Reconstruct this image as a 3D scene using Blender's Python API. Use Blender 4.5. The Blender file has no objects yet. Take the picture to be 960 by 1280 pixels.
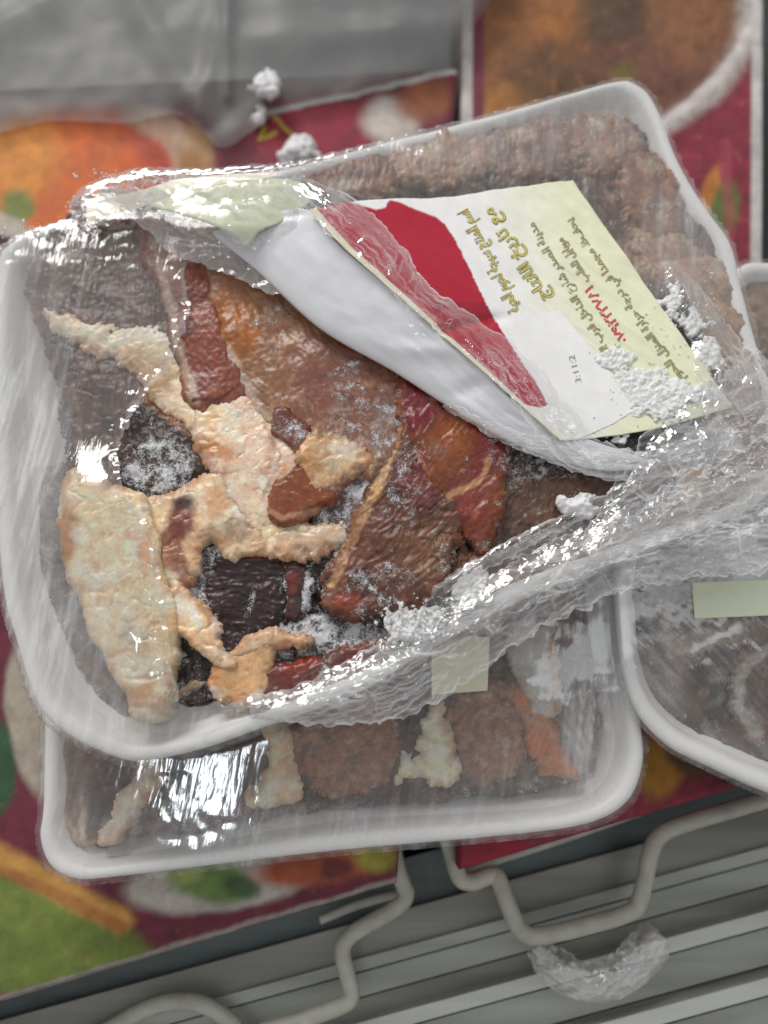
import bpy, math, random
import numpy as np
from mathutils import Vector

# ------------------------------------------------------------------ camera / light
scene = bpy.context.scene
COL = scene.collection
TILT = math.radians(16.0)
FOVV = math.radians(66.0)
DIST = 0.300
TGT = Vector((0.0, 0.0, 0.066))
CAMP = TGT + DIST * Vector((0, -math.sin(TILT), math.cos(TILT)))
cd = bpy.data.cameras.new('camera')
cam = bpy.data.objects.new('camera', cd)
COL.objects.link(cam)
cam.location = CAMP
cam.rotation_euler = (TILT, 0, 0)
cd.sensor_fit = 'VERTICAL'
cd.sensor_height = 36.0
cd.lens = 18.0 / math.tan(FOVV / 2)
cd.clip_start = 0.01
cd.clip_end = 50
cd.dof.use_dof = True
cd.dof.focus_distance = DIST - 0.002
cd.dof.aperture_fstop = 4.0
scene.camera = cam

world = bpy.data.worlds.new('World')
scene.world = world
world.use_nodes = True
bg = world.node_tree.nodes['Background']
bg.inputs[0].default_value = (1.0, 0.985, 0.965, 1)
bg.inputs[1].default_value = 0.42


def area(name, loc, target, sx, sy, power, color):
    l = bpy.data.lights.new(name, 'AREA')
    l.shape = 'RECTANGLE'
    l.size, l.size_y = sx, sy
    l.energy = power
    l.color = color
    o = bpy.data.objects.new(name, l)
    COL.objects.link(o)
    o.location = loc
    o.rotation_euler = (Vector(target) - Vector(loc)).to_track_quat('-Z', 'Y').to_euler()
    return o


area('shop_front_light', (-0.95, 2.2, 1.75), (0, 0, 0.05), 1.3, 1.0, 60.0, (1.0, 0.978, 0.945))
area('ceiling_lamp', (-0.43, -0.09, 1.60), (-.05, -.05, 0.05), 0.10, 0.07, 0.7, (0.84, 0.93, 1.0))
area('ceiling_tube_light', (0.75, 0.25, 1.60), (0, 0, 0.05), 0.16, 1.0, 1.6, (0.90, 0.96, 1.0))

scene.view_settings.view_transform = 'Standard'
scene.view_settings.look = 'None'
scene.view_settings.exposure = 0.05
scene.view_settings.gamma = 1.0
scene.render.engine = 'CYCLES'
cy = scene.cycles
cy.use_denoising = True
cy.use_adaptive_sampling = True
cy.adaptive_threshold = 0.02
cy.max_bounces = 8
cy.diffuse_bounces = 2
cy.glossy_bounces = 3
cy.transmission_bounces = 6
cy.transparent_max_bounces = 24
cy.sample_clamp_indirect = 4.0
cy.caustics_reflective = False
cy.caustics_refractive = False

# ------------------------------------------------------------------ projection helpers
_ct, _st, _tf = math.cos(TILT), math.sin(TILT), math.tan(FOVV / 2)
_cp = np.array(CAMP)


def W(px, py, z):
    """picture position + height -> world point arrays"""
    px = np.asarray(px, float); py = np.asarray(py, float); z = np.asarray(z, float)
    u = (px - 480) / 640 * _tf
    v = (640 - py) / 640 * _tf
    dx = u
    dy = v * _ct + _st
    dz = v * _st - _ct
    k = (z - _cp[2]) / dz
    return _cp[0] + dx * k, _cp[1] + dy * k


def PX(x, y, z):
    x = np.asarray(x, float) - _cp[0]; y = np.asarray(y, float) - _cp[1]; z = np.asarray(z, float) - _cp[2]
    v = y * _ct + z * _st
    d = y * _st - z * _ct
    return 480 + x / d / _tf * 640, 640 - v / d / _tf * 640


# ------------------------------------------------------------------ numpy noise
def _h(ix, iy, s):
    h = (ix.astype(np.int64) * 374761393 + iy.astype(np.int64) * 668265263 + int(s) * 974634777) & 0xFFFFFFFF
    h = ((h ^ (h >> 13)) * 1274126177) & 0xFFFFFFFF
    h = ((h ^ (h >> 16)) * 2246822519) & 0xFFFFFFFF
    return (h ^ (h >> 15)) & 0xFFFFFFFF


def gn(x, y, seed=0):
    x = np.asarray(x, float); y = np.asarray(y, float)
    ix = np.floor(x); iy = np.floor(y)
    fx = x - ix; fy = y - iy
    u = fx * fx * fx * (fx * (fx * 6 - 15) + 10); v = fy * fy * fy * (fy * (fy * 6 - 15) + 10)

    def g(ox, oy):
        a = _h(ix + ox, iy + oy, seed) / 4294967296.0 * 2 * math.pi
        return np.cos(a) * (fx - ox) + np.sin(a) * (fy - oy)
    a = g(0, 0) * (1 - u) + g(1, 0) * u
    b = g(0, 1) * (1 - u) + g(1, 1) * u
    return (a * (1 - v) + b * v) * 1.5


def fbm(x, y, seed=0, oct=4, gain=0.5):
    r = 0; a = 1.0; t = 0
    for i in range(oct):
        r = r + a * gn(x, y, seed + i * 17); t += a
        x = np.asarray(x) * 2.03 + 3.1; y = np.asarray(y) * 2.03 + 7.7; a *= gain
    return r / t * 1.3


def ridged(x, y, seed=0, oct=3):
    r = 0; a = 1.0; t = 0
    for i in range(oct):
        r = r + a * (1 - np.minimum(1, np.abs(gn(x, y, seed + i * 31)) * 2.2)); t += a
        x = np.asarray(x) * 2.1 + 1.3; y = np.asarray(y) * 2.1 + 4.1; a *= 0.5
    return r / t


def tri(x):
    return np.abs((x % 1.0) * 2 - 1)


def crumple(x, y, seed, n=7, lo=60, hi=400, ang=None, spread=math.pi, lines=None, warp=1.0):
    """sum of sharp-creased folds in random directions; x,y metres; about 0..1. lines=width -> also fold-line strength"""
    rs = np.random.RandomState(seed)
    r = 0; t = 0; cr = 0
    wx = fbm(x * 55, y * 55, seed + 5, 3) * 0.006 * warp
    wy = fbm(x * 55, y * 55, seed + 9, 3) * 0.006 * warp
    for i in range(n):
        k = lo * (hi / lo) ** (i / max(1, n - 1))
        a = (ang if ang is not None else 0) + (rs.rand() - 0.5) * spread
        ph = rs.rand()
        q = ((x + wx) * math.cos(a) + (y + wy) * math.sin(a)) * k + ph + 0.7 * gn(x * k * 0.35 + i, y * k * 0.35, seed + i)
        w = (lo / k) ** 0.8
        T = tri(q)
        r = r + w * T; t += w
        if lines:
            d = (1 - T) / (2 * k)
            cr = np.maximum(cr, np.exp(-(d / lines) ** 2) * sm(-.25, .35, gn(x * k * .5 + 31, y * k * .5 + i * 7, seed + 90 + i)) * (.55 + .45 * w))
    return (r / t, cr) if lines else r / t


def sm(a, b, x):
    t = np.clip((x - a) / (b - a), 0, 1)
    return t * t * (3 - 2 * t)


def smooth_poly(p, n=6, closed=True):
    p = np.array(p, float)
    m = len(p); out = []
    rng = range(m) if closed else range(m - 1)
    for i in rng:
        if closed:
            a, b, c, d = p[(i - 1) % m], p[i], p[(i + 1) % m], p[(i + 2) % m]
        else:
            a, b, c, d = p[max(0, i - 1)], p[i], p[i + 1], p[min(m - 1, i + 2)]
        for k in range(n):
            t = k / n
            out.append(0.5 * ((2 * b) + (-a + c) * t + (2 * a - 5 * b + 4 * c - d) * t * t + (-a + 3 * b - 3 * c + d) * t ** 3))
    if not closed:
        out.append(p[-1])
    return np.array(out)


def poly_sd(x, y, p):
    """signed distance to polygon, + inside"""
    x = np.asarray(x); y = np.asarray(y)
    d2 = np.full(x.shape, 1e18); ins = np.zeros(x.shape, bool)
    n = len(p)
    for i in range(n):
        ax, ay = p[i]; bx, by = p[(i + 1) % n]
        ex, ey = bx - ax, by - ay
        L = ex * ex + ey * ey
        if L < 1e-18:
            continue
        t = np.clip(((x - ax) * ex + (y - ay) * ey) / L, 0, 1)
        d2 = np.minimum(d2, (x - ax - t * ex) ** 2 + (y - ay - t * ey) ** 2)
        c = (ay > y) != (by > y)
        if ey != 0:
            ins ^= c & (x < ex * (y - ay) / ey + ax)
    return np.sqrt(d2) * np.where(ins, 1, -1)


def line_d(x, y, p):
    d2 = np.full(np.shape(x), 1e18)
    for i in range(len(p) - 1):
        ax, ay = p[i]; bx, by = p[i + 1]
        ex, ey = bx - ax, by - ay
        t = np.clip(((x - ax) * ex + (y - ay) * ey) / (ex * ex + ey * ey + 1e-12), 0, 1)
        d2 = np.minimum(d2, (x - ax - t * ex) ** 2 + (y - ay - t * ey) ** 2)
    return np.sqrt(d2)


def S(r, g, b, k=1.12):
    """sRGB 0-255 -> linear albedo"""
    out = []
    for c in (r, g, b):
        c /= 255.0
        c = c / 12.92 if c <= 0.04045 else ((c + 0.055) / 1.055) ** 2.4
        out.append(min(0.88, c * k))
    return np.array(out)


# ------------------------------------------------------------------ mesh helpers
def mesh_np(name, V, Q, mat=None, parent=None, smooth=True, col=None, frost=None, uv=None):
    V = np.asarray(V, np.float32); Q = np.asarray(Q, np.int32)
    k = Q.shape[1]
    me = bpy.data.meshes.new(name)
    me.vertices.add(len(V)); me.vertices.foreach_set('co', V.ravel())
    me.loops.add(Q.size); me.loops.foreach_set('vertex_index', Q.ravel())
    me.polygons.add(len(Q))
    me.polygons.foreach_set('loop_start', np.arange(0, Q.size, k, dtype=np.int32))
    me.polygons.foreach_set('use_smooth', np.full(len(Q), smooth))
    me.update(calc_edges=True)
    if col is not None:
        a = me.color_attributes.new('Col', 'FLOAT_COLOR', 'POINT')
        c4 = np.ones((len(V), 4), np.float32); c4[:, :3] = col
        a.data.foreach_set('color', c4.ravel())
    if frost is not None:
        a = me.attributes.new('frost', 'FLOAT', 'POINT')
        a.data.foreach_set('value', np.asarray(frost, np.float32))
    me.validate()
    if mat:
        me.materials.append(mat)
    o = bpy.data.objects.new(name, me)
    COL.objects.link(o)
    if parent:
        o.parent = parent
    return o


def grid_quads(nr, nc, closed=False):
    r = np.arange(nr - 1); c = np.arange(nc if closed else nc - 1)
    R, Cc = np.meshgrid(r, c, indexing='ij')
    C2 = (Cc + 1) % nc
    return np.stack([R * nc + Cc, R * nc + C2, (R + 1) * nc + C2, (R + 1) * nc + Cc], -1).reshape(-1, 4)


def field_mesh(name, X, Y, Z, mask, mat, parent=None, zb=None, col=None, frost=None, s=None):
    """grid heightfield cut by a mask; zb closes it to a solid"""
    cell = mask[:-1, :-1] & mask[1:, :-1] & mask[:-1, 1:] & mask[1:, 1:]
    used = np.zeros(mask.shape, bool)
    used[:-1, :-1] |= cell; used[1:, :-1] |= cell; used[:-1, 1:] |= cell; used[1:, 1:] |= cell
    if s is not None:      # slide the border vertices onto the true outline
        inner = np.zeros(mask.shape, bool)
        inner[1:-1, 1:-1] = cell[:-1, :-1] & cell[1:, :-1] & cell[:-1, 1:] & cell[1:, 1:]
        bd = used & ~inner
        dx = X[0, 1] - X[0, 0]; dy = Y[1, 0] - Y[0, 0]
        gy_, gx_ = np.gradient(s, dy, dx)
        g2 = gx_ ** 2 + gy_ ** 2 + 1e-9
        k = np.clip(s / np.sqrt(g2), 0, 1.3 * dx) / np.sqrt(g2)
        X = np.where(bd, X - k * gx_, X); Y = np.where(bd, Y - k * gy_, Y)
    idx = np.full(mask.shape, -1, np.int64)
    n = int(used.sum()); idx[used] = np.arange(n)
    V = np.stack([X[used], Y[used], Z[used]], -1)
    i, j = np.nonzero(cell)
    Q = np.stack([idx[i, j], idx[i, j + 1], idx[i + 1, j + 1], idx[i + 1, j]], -1)
    c = col[used] if col is not None else None
    f = frost[used] if frost is not None else None
    if zb is not None:
        E = np.concatenate([Q[:, [0, 1]], Q[:, [1, 2]], Q[:, [2, 3]], Q[:, [3, 0]]])
        key = np.minimum(E[:, 0], E[:, 1]) * (n + 1) + np.maximum(E[:, 0], E[:, 1])
        _, inv, cnt = np.unique(key, return_inverse=True, return_counts=True)
        B = E[cnt[inv] == 1]
        Vb = V.copy(); Vb[:, 2] = np.minimum(zb, V[:, 2] - 0.0005)
        V = np.concatenate([V, Vb])
        Q = np.concatenate([Q, Q[:, ::-1] + n, np.stack([B[:, 1], B[:, 0], B[:, 0] + n, B[:, 1] + n], -1)])
        if c is not None: c = np.concatenate([c, c])
        if f is not None: f = np.concatenate([f, f])
    return mesh_np(name, V, Q, mat, parent, True, c, f)


def empty(name, loc=(0, 0, 0)):
    o = bpy.data.objects.new(name, None)
    o.empty_display_size = 0.02
    COL.objects.link(o)
    o.location = loc
    return o


def attach(o, parent):
    o.parent = parent
    o.matrix_parent_inverse.identity()
    o.location = tuple(a - b for a, b in zip(o.location, parent.location))
    return o


def tag(o, label=None, cat=None, group=None, kind=None):
    if label: o['label'] = label
    if cat: o['category'] = cat
    if group: o['group'] = group
    if kind: o['kind'] = kind
    return o


# ------------------------------------------------------------------ materials
def newmat(name):
    m = bpy.data.materials.new(name); m.use_nodes = True
    nt = m.node_tree
    for n in list(nt.nodes): nt.nodes.remove(n)
    out = nt.nodes.new('ShaderNodeOutputMaterial')
    return m, nt, out


def N(nt, t, **kw):
    n = nt.nodes.new(t)
    for k, v in kw.items():
        if k.startswith('i_'):
            n.inputs[k[2:].replace('_', ' ')].default_value = v
        else:
            setattr(n, k, v)
    return n


def noise(nt, scale, detail=4, rough=0.55, vec=None, dist=0.0):
    n = N(nt, 'ShaderNodeTexNoise')
    n.inputs['Scale'].default_value = scale; n.inputs['Detail'].default_value = detail
    n.inputs['Roughness'].default_value = rough; n.inputs['Distortion'].default_value = dist
    if vec is not None: nt.links.new(vec, n.inputs['Vector'])
    return n


def ramp(nt, fac, a, b, ca=(0, 0, 0, 1), cb=(1, 1, 1, 1)):
    r = N(nt, 'ShaderNodeValToRGB')
    r.color_ramp.elements[0].position = a; r.color_ramp.elements[0].color = ca
    r.color_ramp.elements[1].position = b; r.color_ramp.elements[1].color = cb
    nt.links.new(fac, r.inputs[0]); return r


def mathn(nt, op, a, b=None, clamp=False):
    n = N(nt, 'ShaderNodeMath', operation=op, use_clamp=clamp)
    for i, v in enumerate((a, b)):
        if v is None: continue
        if isinstance(v, (int, float)): n.inputs[i].default_value = v
        else: nt.links.new(v, n.inputs[i])
    return n.outputs[0]


def mixc(nt, fac, a, b, blend='MIX'):
    n = N(nt, 'ShaderNodeMix', data_type='RGBA', blend_type=blend)
    for s, v in ((n.inputs[0], fac), (n.inputs[6], a), (n.inputs[7], b)):
        if isinstance(v, (int, float)): s.default_value = v
        elif isinstance(v, tuple): s.default_value = v
        else: nt.links.new(v, s)
    return n.outputs[2]


def bumpn(nt, h, strength, dist, nrm=None):
    b = N(nt, 'ShaderNodeBump'); b.inputs['Strength'].default_value = strength; b.inputs['Distance'].default_value = dist
    nt.links.new(h, b.inputs['Height'])
    if nrm is not None: nt.links.new(nrm, b.inputs['Normal'])
    return b.outputs[0]


def mat_meat(name, rough=0.42, sss=0.0, fibre=0.35, grain=1.0, coat=0.25):
    m, nt, out = newmat(name)
    tc = N(nt, 'ShaderNodeTexCoord').outputs['Object']
    at = N(nt, 'ShaderNodeAttribute', attribute_name='Col').outputs['Color']
    fr = N(nt, 'ShaderNodeAttribute', attribute_name='frost').outputs['Fac']
    n1 = noise(nt, 260, 6, 0.65, tc)
    n2 = noise(nt, 1100, 4, 0.6, tc)
    v1 = ramp(nt, n1.outputs[0], 0.30, 0.72, (1 - fibre, 1 - fibre * 1.05, 1 - fibre * 1.1, 1), (1 + fibre * .6, 1 + fibre * .6, 1 + fibre * .55, 1))
    c = mixc(nt, 1.0, at, v1.outputs[0], 'MULTIPLY')
    v2 = ramp(nt, n2.outputs[0], 0.3, 0.7, (.86, .86, .86, 1), (1.1, 1.1, 1.1, 1))
    c = mixc(nt, 1.0, c, v2.outputs[0], 'MULTIPLY')
    # frost crystals: fine speckle whose amount follows the frost attribute
    f1 = noise(nt, 1500, 3, 0.75, tc)
    f2 = noise(nt, 420, 3, 0.6, tc)
    s = mathn(nt, 'ADD', mathn(nt, 'MULTIPLY', f1.outputs[0], 0.75), mathn(nt, 'MULTIPLY', f2.outputs[0], 0.55))
    s = mathn(nt, 'ADD', s, mathn(nt, 'MULTIPLY', fr, 0.62))
    fm = ramp(nt, s, 0.86, 1.06)
    fm2 = mathn(nt, 'MULTIPLY', fm.outputs[0], mathn(nt, 'MULTIPLY', fr, 3.0, True))
    fm3 = mathn(nt, 'MULTIPLY', fm2, 0.86)
    c = mixc(nt, fm3, c, (0.70, 0.71, 0.74, 1))
    p = N(nt, 'ShaderNodeBsdfPrincipled')
    nt.links.new(c, p.inputs['Base Color'])
    r = mixc(nt, fm3, (rough,) * 3 + (1,), (.75, .75, .75, 1))
    nt.links.new(r, p.inputs['Roughness'])
    p.inputs['Specular IOR Level'].default_value = 0.45
    p.inputs['Coat Weight'].default_value = coat
    p.inputs['Coat Roughness'].default_value = 0.3
    if sss:
        p.inputs['Subsurface Weight'].default_value = sss
        p.inputs['Subsurface Radius'].default_value = (1.0, 0.45, 0.25)
        p.inputs['Subsurface Scale'].default_value = 0.0025
    b = bumpn(nt, n1.outputs[0], 0.55 * grain, 0.0012)
    b = bumpn(nt, n2.outputs[0], 0.45 * grain, 0.0005, b)
    b = bumpn(nt, fm2, 0.6, 0.0005, b)
    nt.links.new(b, p.inputs['Normal'])
    nt.links.new(p.outputs[0], out.inputs[0])
    return m


def mat_film(name, haze=0.06, streak=0.2, ang=0.0, stretch=14.0, scale=420, spec=1.3, bump=0.35, rough=0.06, white=0.85, crease=0.35, **kw):
    """cling film: clear sheet, milky where strained (streak) or folded (attribute set by the folds), with a sharp gloss"""
    m, nt, out = newmat(name)
    tc = N(nt, 'ShaderNodeTexCoord').outputs['Object']
    cr = N(nt, 'ShaderNodeAttribute', attribute_name='frost').outputs['Fac']
    mr = N(nt, 'ShaderNodeMapping')
    mr.inputs['Rotation'].default_value = (0, 0, -ang); nt.links.new(tc, mr.inputs[0])
    mp = N(nt, 'ShaderNodeMapping'); mp.inputs['Scale'].default_value = (1.0 / stretch, 1, 1); nt.links.new(mr.outputs[0], mp.inputs[0])
    n1 = noise(nt, scale, 3, 0.65, mp.outputs[0], 0.3)
    st = ramp(nt, n1.outputs[0], 0.50, 0.72).outputs[0]
    hz = mathn(nt, 'ADD', haze, mathn(nt, 'MULTIPLY', st, streak))
    hz = mathn(nt, 'ADD', hz, mathn(nt, 'MULTIPLY', cr, crease), True)
    nrm = bumpn(nt, n1.outputs[0], bump, 0.0012)
    tr = N(nt, 'ShaderNodeBsdfTransparent'); tr.inputs[0].default_value = (0.985, 0.985, 0.985, 1)
    df = N(nt, 'ShaderNodeBsdfDiffuse'); df.inputs[0].default_value = (white, white, white * 1.01, 1)
    gl = N(nt, 'ShaderNodeBsdfGlossy'); gl.inputs[0].default_value = (1, 1, 1, 1); gl.inputs['Roughness'].default_value = rough
    nt.links.new(nrm, gl.inputs['Normal'])
    fz = N(nt, 'ShaderNodeFresnel'); fz.inputs[0].default_value = 1.5
    nt.links.new(nrm, fz.inputs['Normal'])
    ff = mathn(nt, 'MINIMUM', mathn(nt, 'MULTIPLY', fz.outputs[0], spec, True), 0.25)
    a = N(nt, 'ShaderNodeMixShader'); nt.links.new(hz, a.inputs[0])
    nt.links.new(tr.outputs[0], a.inputs[1]); nt.links.new(df.outputs[0], a.inputs[2])
    b = N(nt, 'ShaderNodeMixShader'); nt.links.new(ff, b.inputs[0])
    nt.links.new(a.outputs[0], b.inputs[1]); nt.links.new(gl.outputs[0], b.inputs[2])
    nt.links.new(b.outputs[0], out.inputs[0])
    return m


def mat_plain(name, color, rough=0.5, metal=0.0, var=0.15, vscale=60, bump=0.2, bscale=500, bdist=0.0004, attr=False, stretch=None, coat=0.0, spec=0.5, sss=0):
    m, nt, out = newmat(name)
    tc = N(nt, 'ShaderNodeTexCoord').outputs['Object']
    v = tc
    if stretch:
        mp = N(nt, 'ShaderNodeMapping'); mp.inputs['Rotation'].default_value = (0, 0, -stretch[0])
        mp.inputs['Scale'].default_value = (1 / stretch[1], 1, 1); nt.links.new(tc, mp.inputs[0]); v = mp.outputs[0]
    p = N(nt, 'ShaderNodeBsdfPrincipled')
    n1 = noise(nt, vscale, 5, 0.6, v)
    r = ramp(nt, n1.outputs[0], 0.3, 0.7, (1 - var,) * 3 + (1,), (1 + var * .5,) * 3 + (1,))
    if attr:
        base = N(nt, 'ShaderNodeAttribute', attribute_name='Col').outputs['Color']
    else:
        base = tuple(color) + (1,)
    c = mixc(nt, 1.0, base, r.outputs[0], 'MULTIPLY')
    nt.links.new(c, p.inputs['Base Color'])
    rr = ramp(nt, n1.outputs[0], 0.2, 0.8, (max(.02, rough - .08),) * 3 + (1,), (rough + .12,) * 3 + (1,))
    nt.links.new(rr.outputs[0], p.inputs['Roughness'])
    p.inputs['Metallic'].default_value = metal
    p.inputs['Coat Weight'].default_value = coat
    p.inputs['Specular IOR Level'].default_value = spec
    if sss:
        p.inputs['Subsurface Weight'].default_value = sss
        p.inputs['Subsurface Radius'].default_value = (1, 1, 1)
        p.inputs['Subsurface Scale'].default_value = 0.003
    n2 = noise(nt, bscale, 3, 0.6, tc)
    nt.links.new(bumpn(nt, n2.outputs[0], bump, bdist), p.inputs['Normal'])
    nt.links.new(p.outputs[0], out.inputs[0])
    return m


def mat_frost(name):
    m, nt, out = newmat(name)
    tc = N(nt, 'ShaderNodeTexCoord').outputs['Object']
    n1 = noise(nt, 380, 3, .6, tc)
    p = N(nt, 'ShaderNodeBsdfPrincipled')
    p.inputs['Base Color'].default_value = (.90, .905, .91, 1); p.inputs['Roughness'].default_value = .6
    nt.links.new(bumpn(nt, n1.outputs[0], .3, .0005), p.inputs['Normal'])
    tr = N(nt, 'ShaderNodeBsdfTransparent')
    mx = N(nt, 'ShaderNodeMixShader'); nt.links.new(ramp(nt, n1.outputs[0], .30, .66, (.62, .62, .62, 1), (.95, .95, .95, 1)).outputs[0], mx.inputs[0])
    nt.links.new(tr.outputs[0], mx.inputs[1]); nt.links.new(p.outputs[0], mx.inputs[2]); nt.links.new(mx.outputs[0], out.inputs[0])
    return m


M_LEAN = mat_meat('frozen_lean_meat', 0.40, 0.0, 0.46, 0.42, 0.15)
M_RED = mat_meat('raw_red_meat', 0.36, 0.25, 0.22, 0.28, 0.2)
M_FAT = mat_meat('frozen_fat', 0.36, 0.5, 0.10, 0.2, 0.2)
M_FOAM = mat_plain('white_foam', (0.86, 0.86, 0.86), 0.42, 0, 0.05, 90, 0.35, 900, 0.0003, sss=0.2)
M_PAPER = mat_plain('label_paper', (0.8, 0.8, 0.75), 0.35, 0, 0.04, 150, 0.15, 300, 0.0004, attr=True, spec=0.4, coat=0.2)
M_FLAP = mat_plain('label_back_paper', (0.76, 0.77, 0.82), 0.30, 0, 0.05, 80, 0.2, 120, 0.001, coat=0.3)
M_CARTON = mat_plain('printed_carton', (1, 1, 1), 0.62, 0, 0.2, 45, 0.1, 150, 0.0004, attr=True, spec=.25)
M_ICE = mat_plain('frost_ice', (0.86, 0.86, 0.87), 0.6, 0, 0.05, 500, 0.5, 900, 0.0005, sss=0.3)

M_FROST = mat_frost('thin_frost')

# ------------------------------------------------------------------ setting: freezer floor and rails
def prism(name, poly, zt, zb, mat, parent=None, bev=0.0, zslope=None):
    p = np.array(poly, float)
    x, y = W(p[:, 0], p[:, 1], zt)
    n = len(x)
    rings = []
    cx, cyy = x.mean(), y.mean()
    prof = [(0, zb), (0, zt - bev), (bev * .3, zt - bev * .3), (bev, zt)] if bev else [(0, zb), (0, zt)]
    for off, z in prof:
        L = np.hypot(x - cx, y - cyy)
        k = 1 - off / np.maximum(L, 1e-6)
        rings.append(np.stack([cx + (x - cx) * k, cyy + (y - cyy) * k, np.full(n, z)], -1))
    V = np.concatenate(rings + [np.array([[cx, cyy, zt]]), np.array([[cx, cyy, zb]])])
    me = bpy.data.meshes.new(name)
    Q = [tuple(q) for q in grid_quads(len(prof), n, True)]
    t = len(V) - 2; last = (len(prof) - 1) * n
    F = Q + [(last + i, last + (i + 1) % n, t) for i in range(n)] + [((i + 1) % n, i, t + 1) for i in range(n)]
    me.from_pydata([tuple(v) for v in V], [], F)
    me.validate(); me.update()
    if mat: me.materials.append(mat)
    o = bpy.data.objects.new(name, me); COL.objects.link(o)
    import bmesh
    bm = bmesh.new(); bm.from_mesh(me); bmesh.ops.recalc_face_normals(bm, faces=bm.faces); bm.to_mesh(me); bm.free()
    if parent: o.parent = parent
    return o


RAIL_ANG = math.radians(15.5)
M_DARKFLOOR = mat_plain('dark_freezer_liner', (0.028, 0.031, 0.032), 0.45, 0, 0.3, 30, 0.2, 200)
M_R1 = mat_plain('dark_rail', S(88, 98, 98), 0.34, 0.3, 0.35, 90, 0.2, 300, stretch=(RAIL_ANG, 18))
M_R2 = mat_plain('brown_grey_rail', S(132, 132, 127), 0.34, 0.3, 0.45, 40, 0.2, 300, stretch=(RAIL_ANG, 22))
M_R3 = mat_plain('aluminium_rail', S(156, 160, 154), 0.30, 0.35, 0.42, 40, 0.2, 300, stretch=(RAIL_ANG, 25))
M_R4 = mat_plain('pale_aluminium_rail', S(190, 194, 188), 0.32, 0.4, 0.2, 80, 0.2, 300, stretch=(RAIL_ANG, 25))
M_WIRE = mat_plain('coated_wire', S(170, 170, 160), 0.45, 0, 0.2, 120, 0.4, 500, 0.0006)

fl = mesh_np('freezer_floor', [(-1.2, -1.2, -0.075), (1.2, -1.2, -0.075), (1.2, 1.2, -0.075), (-1.2, 1.2, -0.075)], [(0, 1, 2, 3)], M_DARKFLOOR, smooth=False)
tag(fl, kind='structure')


def band(name, y0, y1, zt, zb, mat, parent, slope=-0.275, bev=0.002, x0=-420, x1=1420):
    """long rail whose upper picture edge runs at height y0 (at x=480) and lower edge at y1"""
    f = lambda x, y: y + (x - 480) * slope
    return prism(name, [(x0, f(x0, y0)), (x1, f(x1, y0)), (x1, f(x1, y1)), (x0, f(x0, y1))], zt, zb, mat, parent, bev)


rail = empty('freezer_rail', (0, 0, 0))
tag(rail, kind='structure')
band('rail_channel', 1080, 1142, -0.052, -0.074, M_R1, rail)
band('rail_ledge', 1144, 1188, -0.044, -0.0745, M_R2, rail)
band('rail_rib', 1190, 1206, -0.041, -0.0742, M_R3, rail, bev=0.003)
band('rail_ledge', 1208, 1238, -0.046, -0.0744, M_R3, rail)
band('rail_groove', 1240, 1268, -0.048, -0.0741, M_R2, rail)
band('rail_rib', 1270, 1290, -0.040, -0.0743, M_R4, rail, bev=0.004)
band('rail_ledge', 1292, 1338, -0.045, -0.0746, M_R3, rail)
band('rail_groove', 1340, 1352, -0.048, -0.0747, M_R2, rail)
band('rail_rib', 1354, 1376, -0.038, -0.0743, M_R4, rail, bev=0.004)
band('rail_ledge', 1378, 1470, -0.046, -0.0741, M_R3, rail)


def tube(name, pts, r, mat, parent=None, seg=12, sub=8, close=False):
    """tube along points (px,py,z)"""
    P = smooth_poly(np.array(pts, float), sub, closed=False)
    x, y = W(P[:, 0], P[:, 1], P[:, 2])
    C = np.stack([x, y, P[:, 2]], -1)
    T = np.gradient(C, axis=0); T /= np.linalg.norm(T, axis=1)[:, None]
    up = np.array([0, 0, 1.0]); A = np.cross(T, up); A /= np.linalg.norm(A, axis=1)[:, None] + 1e-9
    B = np.cross(A, T)
    th = np.linspace(0, 2 * math.pi, seg, endpoint=False)
    V = C[:, None, :] + r * (np.cos(th)[None, :, None] * A[:, None, :] + np.sin(th)[None, :, None] * B[:, None, :])
    n = len(C)
    V = np.concatenate([V.reshape(-1, 3), C[:1], C[-1:]])
    Q = grid_quads(n, seg, True)
    caps = []
    for k in range(seg):
        caps.append((n * seg, n * seg, (k + 1) % seg, k))
    me = bpy.data.meshes.new(name)
    F = [tuple(q) for q in Q] + [(n * seg, (k + 1) % seg, k) for k in range(seg)] + [(n * seg + 1, (n - 1) * seg + k, (n - 1) * seg + (k + 1) % seg) for k in range(seg)]
    me.from_pydata([tuple(v) for v in V], [], F); me.update()
    for p in me.polygons: p.use_smooth = True
    me.materials.append(mat)
    o = bpy.data.objects.new(name, me); COL.objects.link(o)
    if parent: o.parent = parent
    return o


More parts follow.
